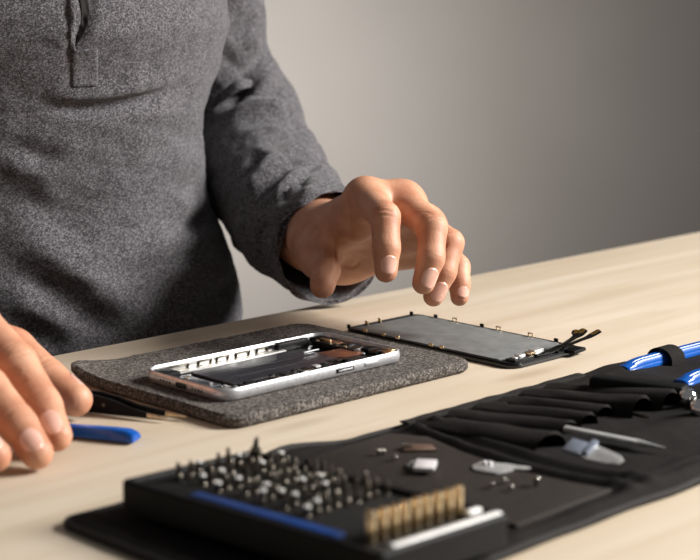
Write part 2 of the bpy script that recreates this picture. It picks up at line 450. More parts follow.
# -- left hand (reaching over the display)
wr = cp(327, 238, 1.085)
ix = [cp(366, 198, 1.012), cp(385, 217, 0.968), cp(386.5, 248, 0.957), cp(386, 271, 0.953)]
mi = [cp(402, 203, 1.020), cp(432, 228, 0.976), cp(431, 258, 0.964), cp(423.5, 283, 0.960)]
ri = [cp(424, 226, 1.040), cp(450, 243, 0.996), cp(444, 272, 0.985), cp(433.5, 296, 0.982)]
pk = [cp(438, 245, 1.055), cp(458, 267, 1.020), cp(459.5, 283, 1.012), cp(459.5, 297, 1.008)]
thb = [cp(316, 241, 1.070), cp(319, 259, 1.038), cp(325, 270, 1.016), cp(322.5, 286, 1.002)]
uw = cp(346, 252, 1.090)
up = Vector((0.15, 0.1, 1)).normalized() * 0.003
palm = [(wr, ix[0] - up, .0185, .0125), (wr.lerp(uw, .4), mi[0] - up, .0185, .0125), (wr.lerp(uw, .7), ri[0] - up, .0175, .0118), (uw, pk[0] - up, .0165, .0108),
        (cp(315, 242, 1.075), cp(320, 256, 1.042), .0150, .0122),
        (cp(322, 232, 1.068), cp(354, 225, 1.022), .015, .011),
        (ix[0], mi[0], .0118, .0118), (mi[0], ri[0], .0115, .0112), (ri[0], pk[0], .011, .0102)]
fo1 = cp(300, 222, 1.155)
fore = [(wr, fo1, .0225, .029), (uw, fo1 + Vector((.008, .01, 0)), .0180, .025)]
fingers = [dict(pts=ix, r=[.0108, .0090, .0081, .0069], blobs=[]),
           dict(pts=mi, r=[.0108, .0091, .0081, .0069], blobs=[]),
           dict(pts=ri, r=[.0100, .0085, .0075, .0065], blobs=[]),
           dict(pts=pk, r=[.0090, .0075, .0067, .0058]),
           dict(pts=thb, r=[.0138, .0113, .0095, .0078], k=0.009)]
V, Fq = hand_mesh(palm, fingers, fore)
N_ = vnormals(V, Fq)
def dorsal(f):
    a, b, c = Vector(f[0]), Vector(f[-2]), Vector(f[-1]); ax = (c - b).normalized(); d = Vector(f[1]) - (a + c) / 2
    return (d - ax * d.dot(ax)).normalized()
for f in (ix, mi, ri, pk):
    dd = dorsal(f)
    crease(V, N_, f[1], f[2] - f[0], (f[1] - (f[0] + f[2]) / 2), .0098, [(-.003, .8), (0, 1), (.003, .9)])
    crease(V, N_, f[2], f[3] - f[1], dd, .0085, [(-.0012, .3), (.0012, .25)])
V = fold(V, N_, Fq, [([(331, 233), (335, 248), (336, 264)], -.0016, .0013), ([(344, 199), (349, 215), (351, 236)], -.0009, .0016), ([(352, 196), (357, 210), (360, 226)], .0007, .0022),
                     ([(322, 268), (328, 266), (334, 268)], -.0006, .0009), ([(337, 262), (352, 268), (362, 258)], -.0009, .0015), ([(374, 211), (386, 210), (397, 213)], -.0006, .0008), ([(375, 216), (386, 215), (397, 217)], -.0005, .0007),
                     ([(312, 228), (318, 244), (322, 258)], -.0005, .0016), ([(302, 226), (306, 246), (312, 262)], .0005, .003), ([(416, 214), (426, 212), (436, 217)], -.0005, .0007)])
add_body(V, Fq)
for f, r in ((ix, (.0081, .0069)), (mi, (.0081, .0069)), (ri, (.0075, .0065)), (pk, (.0067, .0058))):
    nail(f[2], f[3], dorsal(f), r[0], r[1], person, off, s0=.38, s1=1.2, half=0.72)

# -- right hand (resting on the bench, holding the blue opening tool)
wr2 = Vector((-0.222, 0.905, ZT + 0.062))
ix2 = [cp(-34, 312, 0.822), cp(16, 364, 0.792), cp(43, 406, 0.775), cp(56.5, 436, 0.760)]
mi2 = [cp(-68, 338, 0.800), cp(-14, 388, 0.765), cp(18, 425, 0.748), cp(37, 453, 0.736)]
ri2 = [cp(-100, 368, 0.785), cp(-62, 408, 0.745), cp(-30, 436, 0.727), cp(-6, 456, 0.719)]
pk2 = [cp(-130, 396, 0.780), cp(-112, 425, 0.745), cp(-92, 445, 0.730), cp(-76, 462, 0.718)]
th2 = [cp(-60, 325, 0.872), cp(12, 352, 0.856), cp(46, 380, 0.838), cp(76, 400, 0.823)]
uw2 = Vector((-0.262, 0.865, ZT + 0.045))
palm2 = [(wr2, ix2[0], .0185, .0130), (wr2.lerp(uw2, .4), mi2[0], .0185, .0130), (wr2.lerp(uw2, .7), ri2[0], .0175, .012), (uw2, pk2[0], .0165, .011),
         (ix2[0], mi2[0], .0125, .0120), (mi2[0], ri2[0], .012, .0115), (ri2[0], pk2[0], .011, .0105), (wr2, th2[0], .017, .0150)]
elb2 = Vector((-0.47, 0.97, ZT + 0.11))
fore2 = [(wr2, wr2.lerp(elb2, .3), .0215, .026), (uw2, wr2.lerp(elb2, .3), .0180, .025)]
fingers2 = [dict(pts=ix2, r=[.0116, .0104, .0092, .0076], blobs=[]),
            dict(pts=mi2, r=[.0116, .0104, .0090, .0077], blobs=[]),
            dict(pts=ri2, r=[.0112, .0098, .0088, .0078]), dict(pts=pk2, r=[.0098, .0086, .0076, .0066]),
            dict(pts=th2, r=[.0150, .0128, .0112, .0086], k=0.010)]
V, Fq = hand_mesh(palm2, fingers2, fore2)
N_ = vnormals(V, Fq)
DU = Vector((.15, -.45, 1))
for f in (ix2, mi2, ri2):
    crease(V, N_, f[1], f[2] - f[0], DU, .0105, [(-.004, .7), (-.0015, 1), (.0012, 1), (.004, .8)])
    crease(V, N_, f[2], f[3] - f[1], DU, .0095, [(-.0022, .8), (0, .9), (.0022, .8)])
crease(V, N_, th2[2], th2[3] - th2[1], Vector((.5, .2, 1)), .011, [(-.0025, .8), (.0, .9), (.0025, .8)])
add_body(V, Fq)
for f, r, d in ((ix2, (.0092, .0076), Vector((-.2, -.55, 1))), (mi2, (.0090, .0077), Vector((-.15, -.6, 1))), (ri2, (.0088, .0078), DU), (pk2, (.0076, .0066), DU)):
    nail(f[2], f[3], d, r[0], r[1], person, off, s0=.52, s1=1.18, half=0.66)
nail(th2[2], th2[3], Vector((.62, .75, .55)), .0112, .0086, person, off, half=0.85)

# -- the rest of the body, mostly under clothes
n_dir = Vector((math.sin(R(28)), -math.cos(R(28)), 0)); s_dir = Vector((math.cos(R(28)), math.sin(R(28)), 0))   # facing / the person's left
ctr = Vector((-0.25, 1.17, ZT))
def bp(s, n, z): return ctr + s_dir * s + n_dir * n + Vector((0, 0, z))
sh_l, sh_r = Vector((-0.150, 1.262, ZT + .345)), bp(-.175, .02, .345)
parts = [(bp(0, 0, -.10), bp(0, .0, .10), .10, .095), (bp(0, 0, .10), bp(0, .02, .30), .095, .095), (bp(.06, .01, .12), bp(.08, .02, .27), .075, .08), (bp(-.06, .01, .12), bp(-.08, .02, .27), .075, .08),
         (sh_r, sh_l, .055, .055), (bp(0, .02, .36), bp(0, .05, .47), .056, .052),
         (sh_l, cp(200, 44, 1.31), .038, .032), (cp(200, 44, 1.31), cp(243, 131, 1.315), .032, .030), (cp(243, 131, 1.315), cp(281, 204, 1.20), .030, .028), (cp(281, 204, 1.20), cp(312, 236, 1.11), .031, .026), (sh_r, elb2, .038, .030), (elb2, wr2.lerp(elb2, .3), .030, .025),
         (bp(-.07, 0, -.12), bp(.07, 0, -.12), .10, .10)]
for s in (-1, 1):
    parts += [(bp(s * .09, 0, -.16), bp(s * .10, .02, -.50), .078, .052), (bp(s * .10, .02, -.50), bp(s * .11, -.02, -.90), .050, .036), (bp(s * .11, -.03, -.945), bp(s * .12, .12, -.955), .03, .024)]
G, lo = grid_for([p for s in parts for p in s[:2]] + [bp(0, .05, .72)], 0.13, 0.011)
D = None
for s in parts:
    d = rcone(G, *s); D = d if D is None else smin(D, d, 0.03)
rot = np.array([list(s_dir), list(n_dir), [0, 0, 1]]).T
hc = bp(0, .085, .585)
H = smin(ellip(G, hc + Vector((0, 0, .025)) - n_dir * .01, (.076, .095, .088), rot), ellip(G, hc - Vector((0, 0, .045)) + n_dir * .022, (.056, .068, .062), rot), .03)
H = smin(H, rcone(G, hc + n_dir * .088 + Vector((0, 0, .012)), hc + n_dir * .106 + Vector((0, 0, -.024)), .008, .013), .012)
H = smin(H, rcone(G, hc + n_dir * .082 + s_dir * .03 + Vector((0, 0, -.066)), hc + n_dir * .082 - s_dir * .03 + Vector((0, 0, -.066)), .008, .008), .012)
for s in (-1, 1):
    H = np.maximum(H, -(np.linalg.norm(G - np.array(hc + n_dir * .100 + s_dir * (.032 * s) + Vector((0, 0, .008)), np.float32), axis=-1) - .014))
    H = np.minimum(H, np.linalg.norm(G - np.array(hc + n_dir * .076 + s_dir * (.032 * s) + Vector((0, 0, .006)), np.float32), axis=-1) - .013)
    H = smin(H, ellip(G, hc + s_dir * (.08 * s) - n_dir * .005, (.011, .02, .033), rot), .008)
D = smin(D, H, .02)
V, Fq = surface_nets(D, lo, 0.011); add_body(V, Fq)
body = pyobj('body', np.concatenate(body_V), body_F, M['skin'], person, off)
# hair cap
G, lo = grid_for([hc - Vector((.11, .11, .1)), hc + Vector((.11, .11, .13))], .02, .006)
D = np.maximum(ellip(G, hc + Vector((0, 0, .03)) - n_dir * .012, (.084, .103, .096), rot), -((G - np.array(hc, np.float32)) @ np.array([-n_dir.x, -n_dir.y, .9], np.float32) + .0))
V, Fq = surface_nets(D, lo, .006); pyobj('hair', V, Fq, M['hair'], person, off)
# trousers and shoes
tp = [(bp(-.075, 0, -.08), bp(.075, 0, -.08), .112, .112)]
for s in (-1, 1): tp += [(bp(s * .09, 0, -.14), bp(s * .10, .02, -.50), .095, .072), (bp(s * .10, .02, -.50), bp(s * .11, -.02, -.90), .072, .062)]
G, lo = grid_for([p for s in tp for p in s[:2]], .13, .012); D = None
for s in tp:
    d = rcone(G, *s); D = d if D is None else smin(D, d, .02)
D = np.maximum(D, (-.035 + ZT) * -1 + G[..., 2]); V, Fq = surface_nets(D, lo, .012); pyobj('trousers', V, Fq, M['trousers'], person, off)
for s in (-1, 1):
    a, b = bp(s * .11, -.04, -.94), bp(s * .12, .13, -.955)
    G, lo = grid_for([a, b], .07, .006); D = np.maximum(smin(rcone(G, a, b, .042, .036), rcone(G, a, a + Vector((0, 0, .05)), .04, .043), .02), 0.002 - G[..., 2])
    V, Fq = surface_nets(D, lo, .006); pyobj('shoe', V, Fq, M['shoe'], person, off)

# -- shirt: torso and sleeves with real folds
def interp(x, tab):
    return np.interp(x, [t[0] for t in tab], [t[1] for t in tab])
SIL = [(-.12, -.080), (-.023, -.0796), (-.003, -.0817), (.027, -.0896), (.050, -.0975), (.060, -.1015), (.071, -.1032), (.100, -.1047), (.129, -.104), (.145, -.0995), (.165, -.0918), (.187, -.0846), (.209, -.0865), (.26, -.080), (.34, -.085)]
AA = [(-.12, .182), (0, .178), (.05, .172), (.07, .169), (.10, .168), (.13, .172), (.165, .185), (.21, .192), (.30, .20), (.35, .185), (.39, .145), (.42, .095), (.44, .070)]
BB = [(-.12, .118), (0, .112), (.05, .109), (.10, .107), (.14, .110), (.19, .120), (.24, .124), (.30, .120), (.36, .095), (.40, .075), (.44, .064)]
NT, NZ = 300, 250
zs = np.concatenate([np.linspace(-.12, -.06, 12)[:-1], np.linspace(-.06, .235, NZ), np.linspace(.235, .44, 40)[1:]])
th = np.linspace(0, 2 * np.pi, NT, endpoint=False)
c28, s28 = math.cos(R(28)), math.sin(R(28))
TV = []
for z in zs:
    a, b = interp(z, AA) * .94, interp(z, BB) * 1.24
    w = math.sqrt((a * c28) ** 2 + (b * s28) ** 2)
    cx = interp(z, SIL) - w if z < .26 else None
    cen = np.array([cx if cx is not None else 0.0, 0.0])
    if cx is None:
        t = min(1, (z - .26) / .18); x0 = interp(.26, SIL) - math.sqrt((interp(.26, AA) * c28) ** 2 + (interp(.26, BB) * s28) ** 2)
        cen[0] = x0 * (1 - t) + (-0.235) * t
    cy = np.interp(z, [-.12, 0, .06, .12, .2, .3, .44], [1.190, 1.185, 1.172, 1.155, 1.142, 1.140, 1.15])
    e = 2.05
    cs, sn = np.cos(th), np.sin(th)
    X = a * np.sign(cs) * np.abs(cs) ** (2 / e); Y = b * np.sign(sn) * np.abs(sn) ** (2 / e)
    k = w / np.max(X * s_dir.x + Y * n_dir.x); X, Y = X * k, Y * k
    TV.append(np.stack([cen[0] + X * s_dir.x + Y * n_dir.x, cy + X * s_dir.y + Y * n_dir.y, np.full(NT, ZT + z)], 1))
TV = np.concatenate(TV)
def grid_faces(nr, nc):
    i, j = np.meshgrid(np.arange(nr - 1), np.arange(nc), indexing='ij'); a = (i * nc + j).ravel(); b = (i * nc + (j + 1) % nc).ravel()
    return np.stack([a, b, b + nc, a + nc], 1)
TF = grid_faces(len(zs), NT)
def wrinkle(V, N, sc, amp, seed, stretch=(1, 1, 1)):
    d = np.array([noise.fractal(Vector((p[0] * sc * stretch[0] + seed, p[1] * sc * stretch[1], p[2] * sc * stretch[2])), 0.9, 2.1, 3) for p in V])
    return V + N * (d * amp)[:, None]
NN = vnormals(TV, TF)
if (NN @ np.array([0, -1, 0]))[int(len(TV) * .5):][np.argmin(TV[int(len(TV) * .5):, 1])] < 0: NN = -NN
TORSO = [([(40, 105), (75, 107), (110, 104), (150, 95), (190, 80)], -0.00609, .0045), ([(40, 95), (80, 96), (120, 92), (160, 82), (195, 68)], 0.00435, .0085),
         ([(60, 120), (110, 119), (160, 112), (200, 100)], 0.00319, .010),
         ([(0, 228), (40, 250), (80, 276), (120, 306), (165, 335)], 0.00629, 0.0144), ([(0, 252), (35, 275), (70, 299), (110, 328), (140, 345)], -0.00539, 0.0120),
         ([(0, 292), (40, 312), (85, 340)], 0.00404, 0.0108), ([(0, 318), (40, 336), (70, 350)], -0.00404, 0.0096),
         ([(0, 150), (30, 154), (62, 166)], -0.00404, 0.0072), ([(0, 163), (30, 168), (70, 182)], 0.00270, 0.0108), ([(0, 196), (50, 210), (95, 228)], -0.00270, 0.0108),
         ([(110, 280), (160, 266), (212, 244)], -0.00314, 0.0096), ([(120, 262), (165, 250), (208, 232)], 0.00270, 0.0120),
         ([(180, 232), (198, 222), (213, 213)], -0.00539, 0.0072), ([(185, 243), (205, 234), (220, 228)], 0.00314, 0.0072),
         ([(170, 140), (190, 139), (204, 138)], -0.00270, 0.0060), ([(160, 160), (190, 161), (204, 162)], 0.00314, 0.0108), ([(165, 186), (190, 186), (205, 184)], -0.00288, 0.0072),
         ([(165, 202), (192, 202), (208, 200)], 0.00270, 0.0084), ([(150, 118), (190, 116), (205, 118)], 0.00224, 0.0084),
         ([(150, 300), (190, 285), (228, 272)], -0.00314, 0.0108), ([(160, 285), (195, 270), (224, 256)], 0.00270, 0.0096), ([(215, 300), (226, 290), (236, 283)], -0.00360, 0.0060),
         ([(200, 60), (215, 50), (228, 44)], -0.00135, 0.0072), ([(66, -12), (68, 20), (70, 50), (70, 88)], -0.00200, .0014), ([(80, -14), (88, 8), (86, 24), (78, 40), (73, 48)], -0.00500, .0030)]
TV = wrinkle(TV, NN, 14, .0026, 3.0, (1, 1, 1.6))
TV = fold(TV, NN, TF, TORSO)
TV = wrinkle(TV, NN, 60, .0006, 9.0, (1, 1, 1.5))
# sleeves as lofted tubes
def tube_loft(path, radii, n_ring=150, n_seg=120, floor_z=None, inner=.03):
    P = np.array(smooth_path(path, 24)); rr = np.array(smooth_path([(r, 0, 0) for r in radii], 24))[:, 0]
    s = np.concatenate([[0], np.cumsum(np.linalg.norm(np.diff(P, axis=0), axis=1))]); q = np.linspace(0, s[-1], n_ring)
    P = np.stack([np.interp(q, s, P[:, i]) for i in range(3)], 1); rr = np.interp(q, s, rr)
    Tn = np.gradient(P, axis=0); Tn /= np.linalg.norm(Tn, axis=1)[:, None]
    ref = np.array([0.3, 0.1, 1.0]); out = []
    rings = list(range(n_ring)); frames = []
    for i in rings:
        a = np.cross(Tn[i], ref); a /= np.linalg.norm(a); b = np.cross(a, Tn[i]); frames.append((P[i], a, b, rr[i], Tn[i]))
    lastp = frames[-1]
    for k, (dz, dr) in enumerate([(.0012, -.0004), (.0012, -.0014), (.0, -.0022), (-.008, -.0026), (-.02, -.003), (-inner, -.004)]):
        frames.append((lastp[0] + lastp[4] * dz, lastp[1], lastp[2], lastp[3] + dr, lastp[4]))
    ang = np.linspace(0, 2 * np.pi, n_seg, endpoint=False)
    V = np.concatenate([f[0] + f[3] * (np.cos(ang)[:, None] * f[1] + np.sin(ang)[:, None] * f[2]) for f in frames])
    if floor_z is not None:
        low = V[:, 2] < floor_z; V[low, 2] = floor_z + (V[low, 2] - floor_z) * .06
    return V, grid_faces(len(frames), n_seg), n_seg, n_ring
pathL = [Vector((-0.150, 1.262, ZT + .355)), cp(203, 44, 1.305), cp(243, 131, 1.30), cp(280, 203, 1.195), cp(306, 230, 1.145), cp(332, 248, 1.103)]
SV, SF, ns, nr = tube_loft(pathL, [.066, .053, .050, .0445, .0415, .0400], 200, 140, ZT + .0035)
SN = vnormals(SV, SF)
cen = SV[:ns].mean(0)
if ((SV[:ns] - cen) * SN[:ns]).sum() < 0: SN = -SN
SLEEVE = [([(276, 22), (264, 55), (247, 82), (222, 100)], -0.00810, .006), ([(283, 40), (274, 66), (258, 88), (232, 104)], 0.00473, .007),
          ([(299, 98), (275, 91), (245, 94), (214, 110)], -0.00877, .006), ([(300, 112), (275, 106), (245, 110), (214, 124)], 0.00607, .009),
          ([(262, 40), (240, 58), (215, 66)], -0.00540, .006), ([(258, 15), (245, 30), (228, 40)], -0.00405, .006), ([(240, 70), (225, 80), (212, 92)], 0.00405, .006),
          ([(268, 148), (250, 164), (232, 186)], -0.00473, .006), ([(282, 150), (262, 170), (244, 196)], 0.00405, .007), ([(300, 160), (278, 176), (258, 200)], -0.00540, .006),
          ([(322, 160), (300, 178), (280, 208)], -0.00473, .005), ([(312, 160), (290, 178), (270, 204)], 0.00378, .006), ([(330, 178), (308, 194), (290, 222)], 0.00270, .006),
          ([(308, 130), (285, 136), (262, 150)], -0.00405, .007), ([(275, 225), (262, 245), (258, 262)], -0.00540, .007), ([(300, 205), (280, 235), (272, 262)], -0.00473, .006),
          ([(318, 200), (298, 222), (290, 255)], -0.00243, .0025)]
keep = SV.copy()
SV = wrinkle(SV, SN, 22, .0045, 21.0, (1, 1, 1))
SV = fold(SV, SN, SF, SLEEVE)
SV = wrinkle(SV, SN, 70, .0008, 5.0)
pathR = [sh_r + Vector((.02, 0, .01)), sh_r.lerp(elb2, .4), elb2, elb2.lerp(wr2, .5), elb2.lerp(wr2, .9)]
S2V, S2F, _, _ = tube_loft(pathR, [.070, .057, .052, .046, .041], 90, 60, ZT + .0035)
S2N = vnormals(S2V, S2F); S2V = wrinkle(S2V, S2N, 22, .003, 40.0)
V = np.concatenate([TV, SV, S2V]); F = np.concatenate([TF, SF + len(TV), S2F + len(TV) + len(SV)])
shirt = pyobj('shirt', V, F, M['shirt'], person, off)

# placket of the shirt: a stitched strip that follows the chest
bv = BVHTree.FromPolygons([Vector(p) for p in TV], [tuple(int(i) for i in f) for f in TF])
def patch(name, rows, lift, thick, nu, m=M['shirt'], par=shirt):
    """rows: pixel outline pairs (left, right) from top to bottom, laid on the chest"""
    vs = []; nrw = len(rows)
    for l, r in rows:
        for j in range(nu):
            t = j / (nu - 1); px, py = l[0] + (r[0] - l[0]) * t, l[1] + (r[1] - l[1]) * t
            h = bv.ray_cast(Vector((0, 0, ZT + HCAM)), ray(px, py).normalized())
            e = lift if 0 < j < nu - 1 else lift * .35
            n = h[1] if h[1].y < 0 else -h[1]
            vs.append(np.array(h[0] + Vector((.25, -.95, .1)) * e))
    top = len(vs); low = [p + np.array([-.25, .95, -.1]) * thick for p in vs]; F = []
    for i in range(nrw - 1):
        for j in range(nu - 1):
            a = i * nu + j; F.append((a, a + nu, a + nu + 1, a + 1)); F.append((a + top, a + 1 + top, a + nu + 1 + top, a + nu + top))
    rim = list(range(nu)) + [i * nu + nu - 1 for i in range(1, nrw)] + [(nrw - 1) * nu + j for j in range(nu - 2, -1, -1)] + [i * nu for i in range(nrw - 2, 0, -1)]
    for a, b in zip(rim, rim[1:] + rim[:1]): F.append((a, b, b + top, a + top))
    return pyobj(name, vs + low, F, m, par, off)
ys = np.linspace(50, 87, 14)
patch('placket_box', [((70.5 + (y - 50) * .02, y), (98, y - 1.2)) for y in ys], .0011, .0025, 14)
patch('placket_strip', [((68.5 + .02 * y, y), (75.5, y)) for y in np.linspace(-12, 50, 24)], .0013, .0028, 6)
yk = np.linspace(-12, 48, 22)
patch('placket_gap_shade', [((np.interp(y, [-12, 0, 12, 24, 36, 48], [76, 79, 81, 80.5, 77, 74]), y), (np.interp(y, [-12, 0, 12, 24, 36, 48], [84, 88, 89.5, 88.5, 83, 75]), y)) for y in yk], .0009, .0030, 8, M['gap_shade'])  # dark patch painted in for the shaded gap of the open placket
# ------------------------------------------------------------------ felt pad
pad = empty('felt_pad', T(.6125, -.6865), TH)
tag(pad, 'dark grey felt pad lying under the opened phone', 'mat')
L_, W_, t_ = .182, .147, .0068
bm = NB()
nx, ny = 90, 76
def pad_z(x, y):                                             # the far left corner curls up a little
    d = max(0.0, (-x / (L_ / 2)) * .62 + (y / (W_ / 2)) * .55 - .85)
    return .0002 + .060 * d * d + .0003 * noise.noise(Vector((x * 40, y * 40, 1)))
out = rrect(L_, W_, .009, 6)
def inside_scale(x, y, sh):                                   # squircle map from the unit square onto the rounded outline
    hx, hy, r = L_ / 2 - sh, W_ / 2 - sh, .010
    X, Y = x * hx, y * hy
    ax, ay = abs(X) - (hx - r), abs(Y) - (hy - r)
    if ax > 0 and ay > 0:
        m_ = max(ax, ay); l_ = math.hypot(ax, ay); k = m_ / l_
        X = math.copysign(hx - r + ax * k, X); Y = math.copysign(hy - r + ay * k, Y)
    return X, Y
lay = []
for (sh, zf) in ((.0018, 0), (.0, .3), (.0, .75), (.0016, 1.0)):
    g = [[None] * (ny + 1) for _ in range(nx + 1)]
    for i in range(nx + 1):
        for j in range(ny + 1):
            if zf in (.3, .75) and 0 < i < nx and 0 < j < ny: continue
            x, y = inside_scale(2 * i / nx - 1, 2 * j / ny - 1, sh)
            zz = pad_z(x, y) + t_ * zf + (.0003 * noise.noise(Vector((x * 300, y * 300, 5))) if zf == 1 else 0)
            if zf in (.3, .75):
                q = .0005 * noise.noise(Vector((x * 260, y * 260, zf * 9))); x += q; y += q
            g[i][j] = bm.verts.new((x, y, zz))
    lay.append(g)
for g in (lay[0], lay[3]):
    for i in range(nx):
        for j in range(ny): bm.faces.new((g[i][j], g[i + 1][j], g[i + 1][j + 1], g[i][j + 1]))
ring = [(i, 0) for i in range(nx)] + [(nx, j) for j in range(ny)] + [(i, ny) for i in range(nx, 0, -1)] + [(0, j) for j in range(ny, 0, -1)]
for a, b in zip(lay, lay[1:]):
    for p, q in zip(ring, ring[1:] + ring[:1]): bm.faces.new((a[p[0]][p[1]], a[q[0]][q[1]], b[q[0]][q[1]], b[p[0]][p[1]]))
o = obj('felt_sheet', bm, M['felt'], pad)

# ------------------------------------------------------------------ phone without its screen
PL, PW, PT = .1365, .0705, .0070
PZ = t_ + .0003
phone = empty('smartphone', T(.6035, -.6722, PZ), TH)
tag(phone, 'opened silver smartphone without its screen, lying on the dark felt pad', 'phone')
# local: x = u (towards the top of the phone), y = away from the camera
def ring_sweep(bm, prof, L, W, r):
    path = rrect(L, W, r, 10); n = len(path); rings = []
    for i, (x, y) in enumerate(path):
        x0, y0 = path[i - 1]; x1, y1 = path[(i + 1) % n]; t = Vector((x1 - x0, y1 - y0)).normalized(); nrm = Vector((t.y, -t.x))
        rings.append([bm.verts.new((x + nrm.x * o_, y + nrm.y * o_, z)) for o_, z in prof])
    m_ = len(prof)
    for i in range(n):
        a, b = rings[i], rings[(i + 1) % n]
        for k in range(m_): bm.faces.new((a[k], b[k], b[(k + 1) % m_], a[(k + 1) % m_]))
prof = [(-.0016, PT - .0002), (-.0010, PT), (-.0003, PT - .0005), (0, PT - .0016), (.0003, PT / 2), (0, .0016), (-.0008, .0004), (-.0020, 0), (-.0028, .0008), (-.0022, .0014), (-.0022, PT - .0012)]
bm = NB(); ring_sweep(bm, prof, PL, PW, .0105); obj('frame', bm, M['silver'], phone)
bm = NB(); prism(bm, rrect(PL - .0036, PW - .0036, .0088, 8), .0004, .0012); obj('back_plate', bm, M['black_gloss'], phone)
# bright inner wall with brackets along the far side
bm = NB(); box(bm, (-.014, PW / 2 - .0032, .0037), (.092, .0012, .0046), .0002); wallp = obj('inner_wall', bm, M['bright_metal'], phone)
for (x, w) in ((-.046, .0150), (-.0265, .0090), (-.0135, .0080), (.0015, .0095), (.0165, .0080)):
    bm = NB()
    box(bm, (x, PW / 2 - .0041, .0052), (w, .0012, .0009), .0002); box(bm, (x, PW / 2 - .0041, .0024), (w, .0012, .0007), .0002)
    for s in (-1, 1): box(bm, (x + s * w / 2, PW / 2 - .0041, .0038), (.0010, .0014, .0036), .0002)
    obj('side_bracket', bm, M['dark_steel'], wallp)
bm = NB(); box(bm, (.039, PW / 2 - .0042, .0036), (.024, .0050, .0050), .0006); obj('antenna_module', bm, M['circuit'], phone)
bm = NB(); box(bm, (.024, PW / 2 - .0036, .0045), (.010, .002, .0022), .0003); obj('dark_bracket', bm, M['black_plastic'], wallp)
bm = NB(); box(bm, (-.012, PW / 2 - .0066, .0020), (.086, .0050, .0010), .0002); obj('ledge', bm, M['bright_metal'], wallp)
# battery, dark film, copper film
bm = NB(); box(bm, (-.006, .0005, .0026), (.082, .036, .0026), .0006); bat = obj('battery', bm, M['battery'], phone)
for y in (-.006, .004):
    bm = NB(); box(bm, (-.006, y, .00405), (.078, .0006, .0002)); obj('seam', bm, M['black_gloss'], bat)
bm = NB(); box(bm, (-.006, -.0255, .0028), (.080, .0135, .0028), .0004); board = obj('logic_board', bm, M['circuit'], phone)
random.seed(3)
for k in range(22):
    x = -.044 + .076 * random.random(); y = -.0255 + (random.random() - .5) * .011; w, d = .002 + .005 * random.random(), .0015 + .003 * random.random()
    bm = NB(); box(bm, (x, y, .0045), (w, d, .0008 + .0006 * random.random()), .0001); obj('chip', bm, random.choice([M['black_gloss'], M['silver_matte'], M['dark_steel'], M['black_plastic'], M['black_plastic']]), board)
bm = NB(); prism(bm, [(.034, .004), (.056, .002), (.058, -.012), (.040, -.018), (.033, -.008)], .0030, .0040, .0002); obj('copper_film', bm, M['copper'], phone)
bm = NB(); prism(bm, [(.024, -.014), (.047, -.017), (.047, -.025), (.030, -.028), (.024, -.024)], .0034, .0042, .0001); obj('flex_cable', bm, M['circuit'], phone)
bm = NB(); box(bm, (.034, .0085, .0044), (.012, .0012, .0008), .0002); obj('bright_clip', bm, M['silver'], phone)
# top end: camera, shields, screws
top = NB(); box(top, (.0585, .010, .0031), (.0125, .036, .0034), .0004); topo = obj('camera_block', top, M['circuit'], phone)
for k, (x, y, w, d, h_, mm) in enumerate([(.0575, .026, .009, .009, .0024, 'black_plastic'), (.0585, .015, .0055, .011, .0016, 'copper'), (.060, .004, .007, .006, .002, 'black_gloss'), (.0575, -.005, .006, .005, .0016, 'dark_steel'),
                                   (.060, -.013, .008, .006, .0024, 'black_plastic'), (.0585, -.021, .009, .006, .0026, 'black_gloss'), (.0625, -.0275, .004, .005, .0034, 'champagne'), (.056, .019, .002, .008, .003, 'champagne')]):
    bm = NB(); box(bm, (x, y, .0035 + h_ / 2), (w, d, h_), .0004); obj('module', bm, M[mm], topo)
bm = NB(); box(bm, (.0605, -.0275, .0055), (.0065, .0060, .0010), .0003); obj('speaker_bracket', bm, M['champagne'], phone)
def screw_head(bm, x, y, z, r=.0009):
    lathe(bm, [(0, z), (r, z), (r, z + .0006), (r * .6, z + .0009), (0, z + .0007)], 12, Matrix.Translation((x, y, 0)), close=False)
for (x, y, z) in [(.052, .022, .0055), (.055, .010, .0055), (.054, .001, .0050), (.054, -.010, .0050), (.050, -.018, .0046), (-.060, .020, .0052), (-.058, .008, .0050), (-.058, -.012, .0050), (-.055, -.020, .0048), (-.0525, -.026, .0048), (-.050, -.0295, .0048)]:
    bm = NB(); screw_head(bm, x, y, z - .0004, .0011); obj('screw', bm, M['silver'] if x > -.06 and y < 0 else M['champagne'], phone)
# bottom end: charging port block, speaker, vibration motor
bm = NB(); box(bm, (-.0595, .0245, .0034), (.0110, .0125, .0046), .0006); obj('speaker_box', bm, M['black_plastic'], phone)
bm = NB(); box(bm, (-.0590, .000, .0028), (.0120, .030, .0034), .0006); obj('port_block', bm, M['battery'], phone)
bm = NB(); box(bm, (-.0580, -.0230, .0028), (.0130, .012, .0030), .0005); obj('vibration_motor', bm, M['dark_steel'], phone)
bm = NB(); prism(bm, rrect(.0030, .0090, .0014, 5, 0, 0), -.0003, .0003)
o = obj('charging_port', bm, M['black_gloss'], phone, loc=(-PL / 2 - .0002, .0, PT * .5), rot=(0, R(90), 0))
for k in range(8):
    y = (.0095 + .0026 * (k % 4)) * (1 if k < 4 else -1)
    bm = NB(); cyl(bm, (-PL / 2 - .0005, y, PT * .5), (-PL / 2 + .001, y, PT * .5), .0006, 10); obj('speaker_hole', bm, M['black_gloss'], phone)
